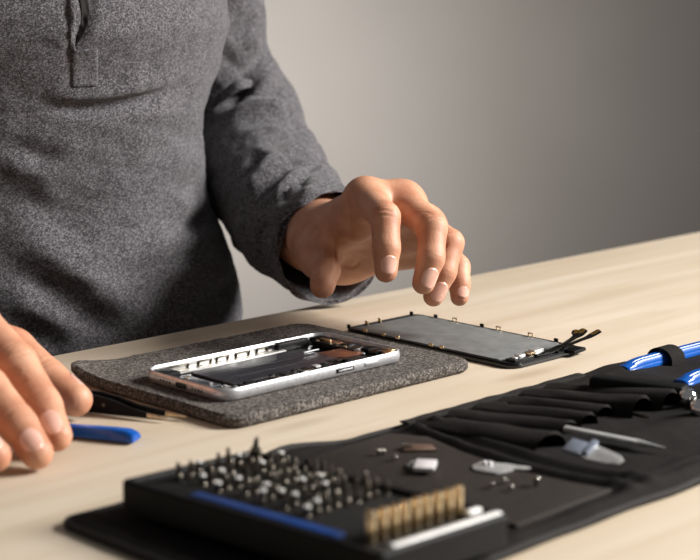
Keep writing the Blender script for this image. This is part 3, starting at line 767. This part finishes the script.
# near long side: card slot and power button
bm = NB(); box(bm, (.0185, -PW / 2 - .0001, PT * .52), (.0140, .0009, .0024), .0004); sl = obj('card_slot', bm, M['black_gloss'], phone)
bm = NB(); box(bm, (.0188, -PW / 2 - .0003, PT * .50), (.0112, .0007, .0011), .0003); obj('slot_lip', bm, M['silver'], sl)
bm = NB(); box(bm, (.0390, -PW / 2 - .0003, PT * .55), (.0105, .0012, .0022), .0005); obj('power_button', bm, M['silver'], phone)
# ------------------------------------------------------------------ display assembly removed from the phone
DL, DW = .141, .0675
disp = empty('display_assembly', T(.7535, -.6690, .0004), TH)
tag(disp, 'detached phone screen lying face down with its grey metal backing up, beside the felt pad', 'phone screen')
# local: x = u (short side), y = away from the camera (long side)
bm = NB(); prism(bm, rrect(DW, DL, .0085, 8), 0, .0022, .0006, 2); obj('glass_panel', bm, M['black_gloss'], disp)
bm = NB(); ring_sweep(bm, [(-.0022, .0030), (-.0012, .0030), (-.0010, .0020), (-.0024, .0020)], DW, DL, .0085); obj('bezel_frame', bm, M['black_plastic'], disp)
bm = NB(); prism(bm, rrect(DW - .0075, DL - .022, .003, 5, 0, .004), .0020, .0032, .0004, 2); plate = obj('shield_plate', bm, M['graphite'], disp)
random.seed(5)
def clip(x, y, m, h=.0030, w=.0022, loop=False):
    bm = NB()
    if loop:
        for s in (-1, 1): box(bm, (x, y + s * .0016, .0022 + h / 2), (.0008, .0008, h), .0001)
        box(bm, (x, y, .0022 + h), (.0009, .0042, .0007), .0001)
    else: box(bm, (x, y, .0022 + h / 2), (.0011, w, h), .0003)
    obj('clip', bm, m, disp)
for y in (.052, .036, .024, -.004, -.013): clip(-DW / 2 + .0022, y, M['champagne'], .0026, .0030)
for y, lp, mm in ((.050, False, 'black_plastic'), (.033, True, 'champagne'), (.010, False, 'black_plastic'), (-.004, True, 'champagne'), (-.030, True, 'champagne'), (-.050, False, 'black_plastic')): clip(DW / 2 - .0022, y, M[mm], .0030, .0030, lp)
for x, mm in ((-.030, 'black_plastic'), (-.014, 'champagne'), (-.002, 'champagne'), (.028, 'black_plastic')): clip(x, DL / 2 - .0022, M[mm], .0028, .0026)
bm = NB(); box(bm, (-.004, -DL / 2 + .0085, .0028), (.044, .0075, .0014), .0004); obj('sensor_strip', bm, M['circuit'], disp)
for (x, y, w, d, h_, mm) in [(-.016, -DL / 2 + .0095, .006, .004, .0018, 'bright_metal'), (-.008, -DL / 2 + .0085, .005, .005, .0022, 'champagne'), (-.001, -DL / 2 + .0095, .009, .005, .0026, 'bright_metal'), (.010, -DL / 2 + .009, .008, .004, .0016, 'graphite'), (-.022, -DL / 2 + .0085, .003, .003, .0012, 'silver')]:
    bm = NB(); box(bm, (x, y, .0032 + h_ / 2), (w, d, h_), .0005); obj('connector', bm, M[mm], disp)
inv = Matrix.Rotation(-TH, 4, 'Z')
def dl(p): return inv @ (Vector(p) - disp.location)
a0 = dl(at(548, 352, .004)); 
fl = [[a0 + Vector((-.012, .001, 0)), a0, dl(at(560, 346, .0065)), dl(at(570, 341, .010)), dl(at(578, 336, .0135)), dl(at(584, 330, .0165))],
      [a0 + Vector((.004, -.002, 0)), dl(at(566, 346, .0055)), dl(at(578, 341, .0085)), dl(at(588, 337, .011)), dl(at(599, 331, .014))],
      [a0 + Vector((-.006, .001, 0)), dl(at(556, 348, .005)), dl(at(566, 342, .009)), dl(at(574, 336, .013)), dl(at(577, 331, .0155))]]
for q in fl:
    P = smooth_path(q, 6); bm = NB(); sweep(bm, P, .001, 8, flat=(.0056, .0015)); fo = obj('ribbon_cable', bm, M['black_gloss'], disp)
    e0, e1 = Vector(P[-6]), Vector(P[-1]); bm = NB(); sweep(bm, [e0.lerp(e1, .1) + Vector((0, 0, .0006)), e0.lerp(e1, .5) + Vector((0, 0, .0006)), e1 + Vector((0, 0, .0006))], .001, 8, flat=(.0034, .0008)); obj('gold_tip', bm, M['gold'], fo)
bm = NB(); box(bm, tuple(dl(at(574, 350, .003))), (.014, .009, .0024), .0008, rz=R(8)); obj('front_camera_foot', bm, M['black_plastic'], disp)

# ------------------------------------------------------------------ blue opening tool and tweezers by the right hand
def opening_tool(name, loc, rz, label, L=.092, tilt=(0, 0), group=None):
    t = empty(name, loc, rot=(tilt[0], tilt[1], rz)); tag(t, label, 'opening tool', group)
    bm = NB()                                                # a faceted bar with a wedge tip at +x
    secs = [(-L / 2, .0030, .0022, .0), (-L / 2 + .012, .0040, .0044, .0), (L / 2 - .030, .0040, .0056, .0), (L / 2 - .012, .0044, .0060, .0), (L / 2 - .004, .0050, .0058, .0), (L / 2, .0050, .0040, .0)]
    rings = []
    for x, hw, hh, z in secs:
        rings.append([bm.verts.new((x, y, zz)) for y, zz in ((-hw, z + .0004), (-hw, z + hh * .55), (-hw * .62, z + hh), (hw * .62, z + hh), (hw, z + hh * .55), (hw, z + .0004))])
    for a, b in zip(rings, rings[1:]):
        for k in range(6): bm.faces.new((a[k], a[(k + 1) % 6], b[(k + 1) % 6], b[k]))
    bm.faces.new(rings[0][::-1]); bm.faces.new(rings[-1])
    bmesh.ops.bevel(bm, geom=bm.edges[:], offset=.0005, segments=2, affect='EDGES')
    obj('bar', bm, M['blue'], t, 35)
    return t
pA, pB = at(42, 432, .001), at(137, 441, .001)
dirv = (pB - pA).normalized(); cc = pB - dirv * .046
opening_tool('opening_tool', (cc.x, cc.y, ZT + .0006), math.atan2(dirv.y, dirv.x), 'blue plastic opening tool pinched under the fingers of the right hand')
tw = empty('tweezers', tuple(at(115, 413, 0.0008)), math.atan2((at(172, 418) - at(100, 409)).y, (at(172, 418) - at(100, 409)).x))
tag(tw, 'black tweezers with bare steel tips lying between the right thumb and the felt pad', 'tweezers')
for s in (-1, 1):                                             # lying on its edge: the arms are upright blades
    yo, xe = (-.0034, .0215) if s < 0 else (.0034, .0285)
    FL = Matrix.Translation((0, yo, 0)) @ Matrix.Rotation(R(90), 4, 'X')
    bm = NB(); prism(bm, [(-.056, .0002), (-.010, .0002), (.004, .0004), (xe, .0008), (xe, .0036), (.012, .0046), (.001, .0080), (-.010, .0095), (-.056, .0095)], -.0008, .0008, .0004)
    bmesh.ops.transform(bm, matrix=FL, verts=bm.verts); arm = obj('arm', bm, M['black_plastic'], tw)
    bm = NB(); prism(bm, [(xe - .001, .0010), (xe + .012, .0014), (xe + .012, .0022), (xe - .001, .0033)], -.0006, .0006, .0002)
    bmesh.ops.transform(bm, matrix=FL, verts=bm.verts); obj('tip', bm, M['champagne'], arm)
bm = NB(); box(bm, (-.054, 0, .0048), (.008, .0080, .0092), .0008); obj('joint', bm, M['black_plastic'], tw)
bm = NB(); cyl(bm, (-.004, -.0040, .0050), (-.004, -.0046, .0050), .0010, 12); obj('rivet', bm, M['dark_steel'], tw)

# ------------------------------------------------------------------ tool roll (unfolded)
U0, U1, V0, V1 = .3745, .905, -.5555, -.4000
roll = empty('tool_roll', T((U0 + U1) / 2, (V0 + V1) / 2), TH)
tag(roll, 'unrolled black fabric tool roll with pockets, lying across the front of the bench', 'tool roll')
UC, VC = (U0 + U1) / 2, (V0 + V1) / 2
def rl(u, v, z=0.0): return Vector((u - UC, -(v - VC), z))          # table frame -> roll local (y away from camera)
def sstep(a, b, x): t = min(1, max(0, (x - a) / (b - a))); return t * t * (3 - 2 * t)
def gss(x, c, w): return math.exp(-((x - c) / w) ** 2)
def roll_h(u, v):
    h = .0036 + .0011 * noise.fractal(Vector((u * 30, v * 30, 2)), 1, 2, 3)
    h += .0050 * gss(u, .505, .022) * gss(v, -.556, .014)                                   # hump of the far edge behind the bit case
    h += .0022 * sstep(.4, .38, u)
    # ridge between the tray and the pockets, wandering across
    rc = interp(v, [(-.56, .5800), (-.5274, .5735), (-.4967, .5675), (-.4617, .5640), (-.4315, .5670), (-.40, .5740)])
    k = sstep(-.402, -.412, v) * sstep(-.556, -.536, v)
    h += k * (.0046 * gss(u, rc, .0045) + .0040 * gss(u, rc + .0125, .0050))
    h += .0018 * sstep(rc, rc + .02, u)                                                     # quilted layer under the pockets
    h += .0010 * gss(v, V0 + .006, .004) * sstep(.49, .52, u) + .0010 * gss(v, V0 + .016, .003) * sstep(.49, .52, u)
    h += .0028 * gss(v, V1 - .006, .0035) * sstep(.47, .50, u) + .0014 * gss(v, V1 - .015, .003) * sstep(.48, .52, u)
    # soft folds on the flat right side
    h += .0035 * sstep(.60, .64, u) * gss(v - .25 * (u - .66), -.448, .012) + .0030 * gss(v + .2 * (u - .74), -.470, .012) * sstep(.64, .70, u)
    h += .0030 * gss(u, .742, .014) * gss(v, -.50, .05) + .0008 * sstep(.70, .76, u) * gss(v, -.545, .012)
    return max(h, .0012)
NU, NVv = 300, 100
bm = NB(); topg = []; botg = []
for i in range(NU + 1):
    ru, rb = [], []
    for j in range(NVv + 1):
        a, b = 2 * i / NU - 1, 2 * j / NVv - 1
        u = UC + a * (U1 - U0) / 2; v = VC + b * (V1 - V0) / 2
        # rounded corners and a slightly wavy outline
        du, dv = (U1 - U0) / 2, (V1 - V0) / 2; r = .010
        ax, ay = abs(a) * du - (du - r), abs(b) * dv - (dv - r)
        if ax > 0 and ay > 0:
            kk = max(ax, ay) / math.hypot(ax, ay); u = UC + math.copysign(du - r + ax * kk, a); v = VC + math.copysign(dv - r + ay * kk, b)
        v += .0022 * noise.noise(Vector((u * 26, b * 2, 7))) * abs(b)
        edge = max(abs(a) ** 60, abs(b) ** 24)
        h = roll_h(u, v); ru.append(bm.verts.new(rl(u, v, h * (1 - .55 * edge)))); rb.append(bm.verts.new(rl(u, v, .0003)))
    topg.append(ru); botg.append(rb)
for g in (topg, botg):
    for i in range(NU):
        for j in range(NVv): bm.faces.new((g[i][j], g[i + 1][j], g[i + 1][j + 1], g[i][j + 1]))
rg = [(i, 0) for i in range(NU)] + [(NU, j) for j in range(NVv)] + [(i, NVv) for i in range(NU, 0, -1)] + [(0, j) for j in range(NVv, 0, -1)]
for p, q in zip(rg, rg[1:] + rg[:1]): bm.faces.new((botg[p[0]][p[1]], botg[q[0]][q[1]], topg[q[0]][q[1]], topg[p[0]][p[1]]))
obj('fabric_panel', bm, M['nylon'], roll, 70)
# binding tape all round
bp_ = []
for (x, y) in rrect(U1 - U0 - .002, V1 - V0 - .002, .010, 6):
    bp_.append((x, y))
pts = []
for i in range(len(bp_)):
    (x0, y0), (x1, y1) = bp_[i], bp_[(i + 1) % len(bp_)]; n = max(1, int(math.hypot(x1 - x0, y1 - y0) / .006))
    for k in range(n):
        x, y = x0 + (x1 - x0) * k / n, y0 + (y1 - y0) * k / n; u, v = x + UC, -y + VC; b = (v - VC) / ((V1 - V0) / 2)
        v2 = v + .0022 * noise.noise(Vector((u * 26, b * 2, 7))) * abs(b)
        hz = .0020 + (.0052 * gss(u, .505, .022) if v < VC - .06 else 0) + .0008 * noise.noise(Vector((u * 60, v * 60, 4)))
        pts.append(rl(u, v2, hz))
pts.append(pts[0]); bm = NB(); sweep(bm, pts, .0019, 10, caps=False); obj('binding', bm, M['binding'], roll)
# smooth parts mat in the tray
bm = NB(); mo = []
for (u, v) in [(.5020, -.5400), (.5600, -.5430), (.5690, -.5250), (.5615, -.4967), (.5565, -.4617), (.5600, -.4315), (.5660, -.4130), (.5000, -.4120), (.4960, -.43), (.4960, -.53)]: mo.append(tuple(rl(u, v)[:2]))
prism(bm, mo, .0030, .0060, .0006); obj('parts_mat', bm, M['mat_grey'], roll)
# pockets: fabric sleeves sewn to the far edge, mouths towards the camera
def pocket(u0, v0, u1, v1, w0, w1, h0, h1, lab=None):
    """a tapered half tube from (u0,v0) by the far edge to its mouth (u1,v1)"""
    bm = NB(); n, m_ = 26, 18; gi, go = [], []
    for i in range(n + 1):
        t = i / n; u, v = u0 + (u1 - u0) * t, v0 + (v1 - v0) * t
        w = w0 + (w1 - w0) * t; h = h0 + (h1 - h0) * (t ** .8)
        ro, ri_ = [], []
        for j in range(m_ + 1):
            a = math.pi * j / m_; c = math.cos(a); s = max(0, math.sin(a)) ** .8
            wob = .0006 * noise.noise(Vector((u * 90 + j * .3, v * 60, u0 * 50)))
            sag = -.05 * h * math.sin(t * math.pi * 2 + u0 * 90)
            ro.append(bm.verts.new(rl(u - w * c, v + (.002 * c if i == n else 0), .0042 + (h + sag) * s + wob)))
            ri_.append(bm.verts.new(rl(u - w * c * .94, v, .0040 + (h + sag) * s * .88)))
        go.append(ro); gi.append(ri_)
    for i in range(n):
        for j in range(m_):
            bm.faces.new((go[i][j], go[i + 1][j], go[i + 1][j + 1], go[i][j + 1])); bm.faces.new((gi[i][j], gi[i][j + 1], gi[i + 1][j + 1], gi[i + 1][j]))
    for j in range(m_):
        bm.faces.new((go[n][j], gi[n][j], gi[n][j + 1], go[n][j + 1])); bm.faces.new((go[0][j], go[0][j + 1], gi[0][j + 1], gi[0][j]))
    for i in range(n):
        for j in (0, m_): bm.faces.new((go[i][j], go[i + 1][j], gi[i + 1][j], gi[i][j]))
    return obj('pocket', bm, M['nylon'], roll, 75)
pocket(.5890, -.551, .5930, -.470, .0110, .0135, .002, .0105)
pocket(.6110, -.551, .6195, -.480, .0090, .0100, .002, .0085)
pocket(.6300, -.551, .6380, -.482, .0085, .0090, .002, .0090)
pocket(.6485, -.551, .6565, -.486, .0085, .0090, .002, .0090)
pocket(.6690, -.551, .6770, -.478, .0095, .0105, .002, .0110)
pocket(.6890, -.551, .6965, -.474, .0090, .0100, .002, .0110)
# stitched hem tape along the far edge of the pockets
bm = NB(); hp = [rl(u, -.5495 + .0010 * noise.noise(Vector((u * 50, 0, 3))), .0062 + .0008 * noise.noise(Vector((u * 80, 1, 0)))) for u in np.linspace(.578, .72, 50)]
sweep(bm, hp, .001, 8, flat=(.007, .0016)); obj('hem_tape', bm, M['binding'], roll)
# elastic loops
def loop(u, v, w, hw, h):
    bm = NB(); P = [rl(u, v + hw * math.cos(a), .0046 + h * math.sin(a) ** .7) for a in np.linspace(.02, math.pi - .02, 17)]
    rings = []
    for p in P:
        ctr_ = rl(u, v, .0046); d = (p - ctr_).normalized() * .0011
        rings.append([bm.verts.new(q) for q in (p + Vector((-w / 2, 0, 0)), p + Vector((w / 2, 0, 0)), p + Vector((w / 2, 0, 0)) + d, p + Vector((-w / 2, 0, 0)) + d)])
    for a, b in zip(rings, rings[1:]):
        for k in range(4): bm.faces.new((a[k], a[(k + 1) % 4], b[(k + 1) % 4], b[k]))
    bm.faces.new(rings[0]); bm.faces.new(rings[-1][::-1]); obj('elastic_loop', bm, M['nylon'], roll)
loop(.7835, -.5375, .0130, .0080, .0085); loop(.7900, -.4920, .0130, .0080, .0085)

# tools in the roll
def curved_handle(name, p0, p1, label, w=.0075):
    """blue tool with a slanted, faceted end at p0"""
    d = p1 - p0; L = d.length; t = empty(name, tuple(p0), math.atan2(d.y, d.x)); tag(t, label, 'opening tool', 'blue opening tools in the tool roll')
    t.rotation_euler = (0, -math.asin(d.z / L), math.atan2(d.y, d.x))
    bm = NB(); rings = []
    for x, hw, h_, z in [(0, .0046, .0016, .0026), (.003, .0048, .0040, .0008), (.007, .0048, .0062, 0), (.014, .0045, .0070, 0), (L * .5, .0043, .0070, 0), (L, .0043, .0066, 0)]:
        rings.append([bm.verts.new((x, y, zz)) for y, zz in ((-hw, z), (-hw, z + h_ * .5), (-hw * .55, z + h_), (hw * .55, z + h_), (hw, z + h_ * .5), (hw, z))])
    for a, b in zip(rings, rings[1:]):
        for k in range(6): bm.faces.new((a[k], a[(k + 1) % 6], b[(k + 1) % 6], b[k]))
    bm.faces.new(rings[0][::-1]); bm.faces.new(rings[-1]); bmesh.ops.bevel(bm, geom=bm.edges[:], offset=.0009, segments=3, affect='EDGES')
    obj('bar', bm, M['blue'], t, 50); return t
curved_handle('opening_tool', T(.7430, -.5385, .0046), T(.860, -.5340, .0055), 'blue plastic tool held by the fabric loop at the far edge of the tool roll')
curved_handle('opening_tool', T(.7325, -.4930, .0066), T(.860, -.4930, .0072), 'blue plastic tool nearer the camera, entering the photo at its right edge')
# black cutter body with two round chrome bosses
ct = empty('cutter', tuple(T(.716, -.480, .0052)), TH); tag(ct, 'black cutter with two round chrome bosses at the right edge of the photo', 'cutters')
bm = NB(); box(bm, (-.0140, .0180, .0056), (.012, .052, .0095), .0024, 3, rz=R(18)); obj('handle', bm, M['black_plastic'], ct)
for k, (px, py, z) in enumerate(((688, 397, .0125), (699, 408, .0125))):
    p = Matrix.Rotation(-TH, 4, 'Z') @ (at(px, py, z) - ct.location)
    bm = NB(); lathe(bm, [(0, -.0060), (.0030, -.0058), (.0044, -.003), (.0048, 0), (.0040, .0026), (.0022, .0040), (0, .0044)], 20, Matrix.Translation(p), close=False); obj('boss', bm, M['chrome'], ct, 60)
q0, q1 = [Matrix.Rotation(-TH, 4, 'Z') @ (at(*q) - ct.location) for q in ((688, 397, .010), (699, 408, .010))]
bm = NB(); cyl(bm, q0, q1, .0030, 12); obj('head', bm, M['dark_steel'], ct)
bm = NB(); a_, b_ = [Matrix.Rotation(-TH, 4, 'Z') @ (at(*q) - ct.location) for q in ((622, 412, .0062), (650, 418, .0062))]; cyl(bm, a_, b_, .0010, 10); obj('spring_wire', bm, M['dark_steel'], ct)
# steel blade with a clear guard out of the first pocket
d0, d1 = at(571, 446.5, .0110), at(624, 461, .0100)
dd = d1 - d0; bl = empty('knife_blade', tuple(d0), math.atan2(dd.y, dd.x)); Lb = Vector((dd.x, dd.y)).length
bl.rotation_euler = (R(24), R(3), math.atan2(dd.y, dd.x))
tag(bl, 'steel knife blade with a clear guard sticking out of the nearest fabric pocket', 'blade')
bm = NB(); prism(bm, [(.000, -.0052), (Lb * .45, -.0055), (Lb * .75, -.0052), (Lb * .96, -.0030), (Lb, .0004), (Lb * .9, .0026), (Lb * .4, .0050), (.000, .0048)], 0, .0009, .0002); obj('blade', bm, M['silver_matte'], bl)
bm = NB(); box(bm, (.004, -.0010, .0014), (.0100, .0090, .0022), .0006); box(bm, (.0100, .0015, .0016), (.0035, .0100, .0020), .0006); obj('guard', bm, M['acrylic'], bl)
# metal rod
r0, r1 = at(580, 431.5, .0110), at(660, 447.0, .0085); dd = r1 - r0
rd = empty('steel_probe', tuple(r0)); rd.rotation_euler = (0, -math.asin(dd.z / dd.length), math.atan2(dd.y, dd.x)); Lr = dd.length
tag(rd, 'slim steel probe with a pointed end lying across the pockets', 'probe')
bm = NB(); box(bm, (Lr * .36 - .004, 0, 0), (Lr * .72 + .008, .0042, .0026), .0006); obj('shaft', bm, M['silver_matte'], rd)
bm = NB(); cyl(bm, (Lr * .715, 0, 0), (Lr * 1.06, 0, 0), .0018, 14, .0003); obj('point', bm, M['silver_matte'], rd)

# ------------------------------------------------------------------ bit case with bits
CL, CW, CT = .146, .0755, .0132                              # long side (v), short side (u), height
ccu, ccv = .4352, -.4643
case = empty('bit_case', tuple(T(ccu, ccv - .0025, .0066)), 0); tag(case, 'open black bit case full of standing screwdriver bits, in the front of the photo', 'case')
case.rotation_euler = (R(-1.4), R(2.4), TH + R(2.2))               # local x = u, local y = away from the camera
bpy.context.view_layer.update()
CM = Matrix.LocRotScale(case.location, case.rotation_euler, None)
bm = NB(); ring_sweep(bm, [(0, .0006), (.0, CT - .0010), (-.0010, CT), (-.0036, CT), (-.0042, CT - .0012), (-.0042, .003), (-.004, .0006)], CW, CL, .0035); obj('shell', bm, M['black_plastic'], case)
bm = NB(); prism(bm, rrect(CW - .006, CL - .006, .004, 5), .0006, CT - .0022, .0004); obj('insert', bm, M['insert'], case)
bm = NB(); box(bm, (-CW / 2 + .0100, -.003, CT - .0016), (.0064, .082, .0022), .0008); obj('blue_strip', bm, M['blue_deep'], case)
bm = NB(); box(bm, (.0040, -CL / 2 + .0040, CT - .0004), (.064, .0036, .0024), .0010, 3); obj('pale_strip', bm, M['pale_strip'], case)
bm = NB(); box(bm, (.030, -CL / 2 + .0125, CT - .0004), (.0085, .0034, .0030), .0012, 3); obj('catch', bm, M['pale_strip'], case)
# bits: one of each kind, then copies
def bit_mesh(kind):
    bm = NB(); r = .0019
    lathe(bm, [(r * .9, -.010), (r, -.0095), (r, .0042), (r * .78, .0056), (r * .70, .0058), (r * .70, .0085)] + ([(r * .64, .0094), (.0006, .0094), (.0005, .0086), (0, .0086)] if kind == 0 else [(r * .5, .0102), (r * .22, .0112), (0, .0114)] if kind == 1 else [(r * .45, .0100), (r * .40, .0120), (0, .0122)]), 6 if kind == 3 else 12, close=False)
    me = bpy.data.meshes.new('screwdriver_bit'); bmesh.ops.recalc_face_normals(bm, faces=bm.faces); bm.to_mesh(me); bm.free(); me.materials.append(M['dark_steel'])
    for p in me.polygons: p.use_smooth = True
    me.set_sharp_from_angle(angle=R(35)); me.materials.append(M['bit_glint'])
    if kind == 0:
        for p in me.polygons:
            if min(me.vertices[i].co.z for i in p.vertices) > .0084 and max(me.vertices[i].co.xy.length for i in p.vertices) > .001: p.material_index = 1
    return me
bits = [bit_mesh(k) for k in range(3)]
random.seed(11)
ROWS = [.0600, .0480, .0360, .0220, .0105, -.0010, -.0150]   # local y of the rows, far to near
XN = 9
for ri_, y in enumerate(ROWS):
    for ci in range(XN):
        x = -CW / 2 + .0215 + ci * .0057 + (ri_ % 2) * .0024 + random.uniform(-.0004, .0004)
        k = random.choices((0, 1, 2), (4, 5, 4))[0]
        o = bpy.data.objects.new('screwdriver_bit', bits[k]); COL.objects.link(o)
        lift = random.uniform(-.0012, .0016); p = CM @ Vector((x, y + random.uniform(-.0005, .0005), CT - .0062 + lift))
        o.location = p; o.rotation_euler = (case.rotation_euler[0] + random.uniform(-.05, .05), random.uniform(-.05, .05), random.uniform(0, 6))
        sh = ('flat-ended', 'pointed', 'thin-tipped')[k]
        tag(o, '%s bit in the bit case, %s row from the far end, %s from left' % (sh, ORD[ri_], ORD[ci]), 'screwdriver bit', 'bits standing in the bit case')
# one bit leaning up out of the far row
o = bpy.data.objects.new('screwdriver_bit', bits[1].copy()); COL.objects.link(o)
bm = NB(); lathe(bm, [(.0018, -.010), (.0018, .0060), (.0011, .0075), (.0010, .0110), (.0003, .0124), (0, .0125)], 12, close=False); bm.to_mesh(o.data); bm.free()
o.location = CM @ Vector((.024, .0590, CT - .001)); o.rotation_euler = (R(6), R(14), 0)
tag(o, 'tallest steel bit, leaning out of the far edge of the bit case', 'screwdriver bit', 'bits standing in the bit case')
# nut-driver sockets
bm = NB(); lathe(bm, [(.0017, -.010), (.0018, 0), (.0019, .0005), (.0019, .0112), (.0017, .0116), (.0013, .0116), (.0012, .0090), (0, .0090)], 20, close=False)
sme = bpy.data.meshes.new('socket_bit'); bmesh.ops.recalc_face_normals(bm, faces=bm.faces); bm.to_mesh(sme); bm.free(); sme.materials.append(M['champagne'])
for p in sme.polygons: p.use_smooth = True
sme.set_sharp_from_angle(angle=R(40))
for rr_, (y, n, x0) in enumerate(((-CL / 2 + .0165, 9, -.0245),)):
    for k in range(n):
        o = bpy.data.objects.new('socket_bit', sme); COL.objects.link(o)
        o.location = CM @ Vector((x0 + k * .0063, y + random.uniform(-.0003, .0003), CT - .0014 + random.uniform(-.0002, .0002) - rr_ * .001)); o.rotation_euler = (case.rotation_euler[0] + random.uniform(-.015, .015), random.uniform(-.015, .015), 0)
        tag(o, 'brass-coloured socket bit, %s from the left in the row of sockets' % ORD[k], 'socket bit', 'brass-coloured socket bits in the bit case')

# ------------------------------------------------------------------ small parts on the mat
ZM = .0062
def flat_part(name, pix, z, h, m, label, cat='metal part'):
    P = [at(x, y, z) for x, y in pix]; c = sum(P, Vector()) / len(P); t = empty(name, (c.x, c.y, ZT + z)); tag(t, label, cat); 
    bm = NB(); prism(bm, [(p.x - c.x, p.y - c.y) for p in P], 0, h, min(.0002, h * .3)); obj('plate', bm, m, t); return t, c
t, c = flat_part('metal_bracket', [(401, 449), (404, 452.5), (436, 451), (432, 446.5), (405, 446)], ZM, .0012, M['brown_metal'], 'flat brownish metal bracket at the far side of the parts mat')
bm = NB(); box(bm, (-.004, -.0006, .0018), (.005, .0035, .0012), .0004); obj('lug', bm, M['steel'], t)
t, c = flat_part('metal_bracket', [(406, 467.5), (409, 470), (435, 470.5), (438, 465), (412, 463)], ZM, .0014, M['graphite'], 'small bracket with a white top face, in the middle of the parts mat')
bm = NB(); P = [at(x, y, ZM + .0034) for x, y in ((413, 467.5), (434, 468), (437, 459.5), (417, 458.5))]; prism(bm, [(p.x - c.x, p.y - c.y) for p in P], .0014, .0034, .0002); obj('white_face', bm, M['white_part'], t)
t, c = flat_part('metal_shield', [(472, 467), (474, 471), (486, 473), (497, 474.5), (506, 473), (514, 470), (524, 470.5), (531, 469.5), (531, 467.5), (520, 467.5), (508, 465), (496, 464.5), (490, 462), (483, 462)], ZM, .0008, M['silver_matte'], 'jagged thin silver shield plate at the right of the parts mat')
for (px, py) in ((484, 463), (490, 464)):
    p = at(px, py, ZM + .0015) - c; bm = NB(); lathe(bm, [(0, .0008), (.0011, .0008), (.0012, .0018), (.0007, .0026), (0, .0028)], 12, Matrix.Translation((p.x, p.y, 0)), close=False); obj('post', bm, M['silver'], t)
bm = NB(); lathe(bm, [(0, 0), (.0006, .0001), (.0006, .0016), (.0012, .0018), (.0013, .0024), (.0009, .0029), (.0004, .0029), (.0003, .0025), (0, .0025)], 14, close=False)
scm = bpy.data.meshes.new('screw'); bmesh.ops.recalc_face_normals(bm, faces=bm.faces); bm.to_mesh(scm); bm.free(); scm.materials.append(M['steel'])
for p in scm.polygons: p.use_smooth = True
for k, (px, py, rx, ry, lab) in enumerate([(378, 455, .1, .1, 'tiny screw, left of the pair touching at the far left of the parts mat'), (382.5, 454, .2, -.4, 'tiny screw, right of the pair touching at the far left of the parts mat'), (392, 459, 1.5, .3, 'single tiny screw lying just right of the touching pair'),
                                  (495, 484, 0, 1.4, 'tiny dark screw below the left end of the jagged shield plate'), (508, 480, 1.4, 0, 'tiny dark screw close under the jagged shield plate'), (507, 488, .1, 1.4, 'tiny dark screw nearest the camera below the shield plate'), (536, 486, 0, .1, 'larger single screw standing on the right part of the mat')]):
    o = bpy.data.objects.new('screw', scm); COL.objects.link(o)
    lying = max(abs(rx), abs(ry)) > 1
    o.location = at(px, py, ZM + (.0013 if lying else .0001)); o.rotation_euler = (rx, ry, k * 1.3)
    if k == 6: o.scale = (1.5, 1.5, 1.5)
    tag(o, lab, 'screw', 'tiny screws on the parts mat')
bm = NB(); lathe(bm, [(0, 0), (.0008, .0001), (.0009, .0005), (.0004, .0010), (0, .0011)], 10, close=False)
o = obj('crumb', bm, M['black_plastic'], None); o.location = at(110, 362, 0); tag(o, 'tiny dark crumb on the bench between the felt pad and the shirt', 'crumb')

# ------------------------------------------------------------------ light
def area(name, loc, target, size, power, col):
    d = bpy.data.lights.new(name, 'AREA'); d.shape = 'RECTANGLE'; d.size, d.size_y = size; d.energy = power; d.color = col
    o = bpy.data.objects.new(name, d); COL.objects.link(o); o.location = loc
    o.rotation_euler = (Vector(target) - Vector(loc)).to_track_quat('-Z', 'Y').to_euler(); return o
k_ = area('key_softbox', (2.08, 1.08, ZT + 1.24), (0.0, 0.92, ZT + .05), (0.9, 0.9), 44, (1.0, .975, .945)); k_.data.spread = R(95)  # key light: an unseen softbox off to the right
sp = bpy.data.lights.new('wall_lamp', 'SPOT'); sp.energy = 31; sp.spot_size = R(150); sp.spot_blend = 1.0; sp.shadow_soft_size = .08; sp.color = (1, .99, .99)
so = bpy.data.objects.new('wall_lamp', sp); COL.objects.link(so); so.location = (-.32, 2.55, ZT - .02); so.rotation_euler = (Vector((-.22, 3.3, ZT - .02)) - so.location).to_track_quat('-Z', 'Y').to_euler()
w = bpy.data.worlds.new('world'); SC.world = w; w.use_nodes = True
bg = w.node_tree.nodes['Background']; bg.inputs[0].default_value = (1.0, .985, .97, 1); bg.inputs[1].default_value = 0.135

SC.view_settings.view_transform = 'Standard'; SC.view_settings.look = 'None'; SC.view_settings.gamma = 1.0
SC.view_settings.use_curve_mapping = False; SC.view_settings.exposure = 0.0
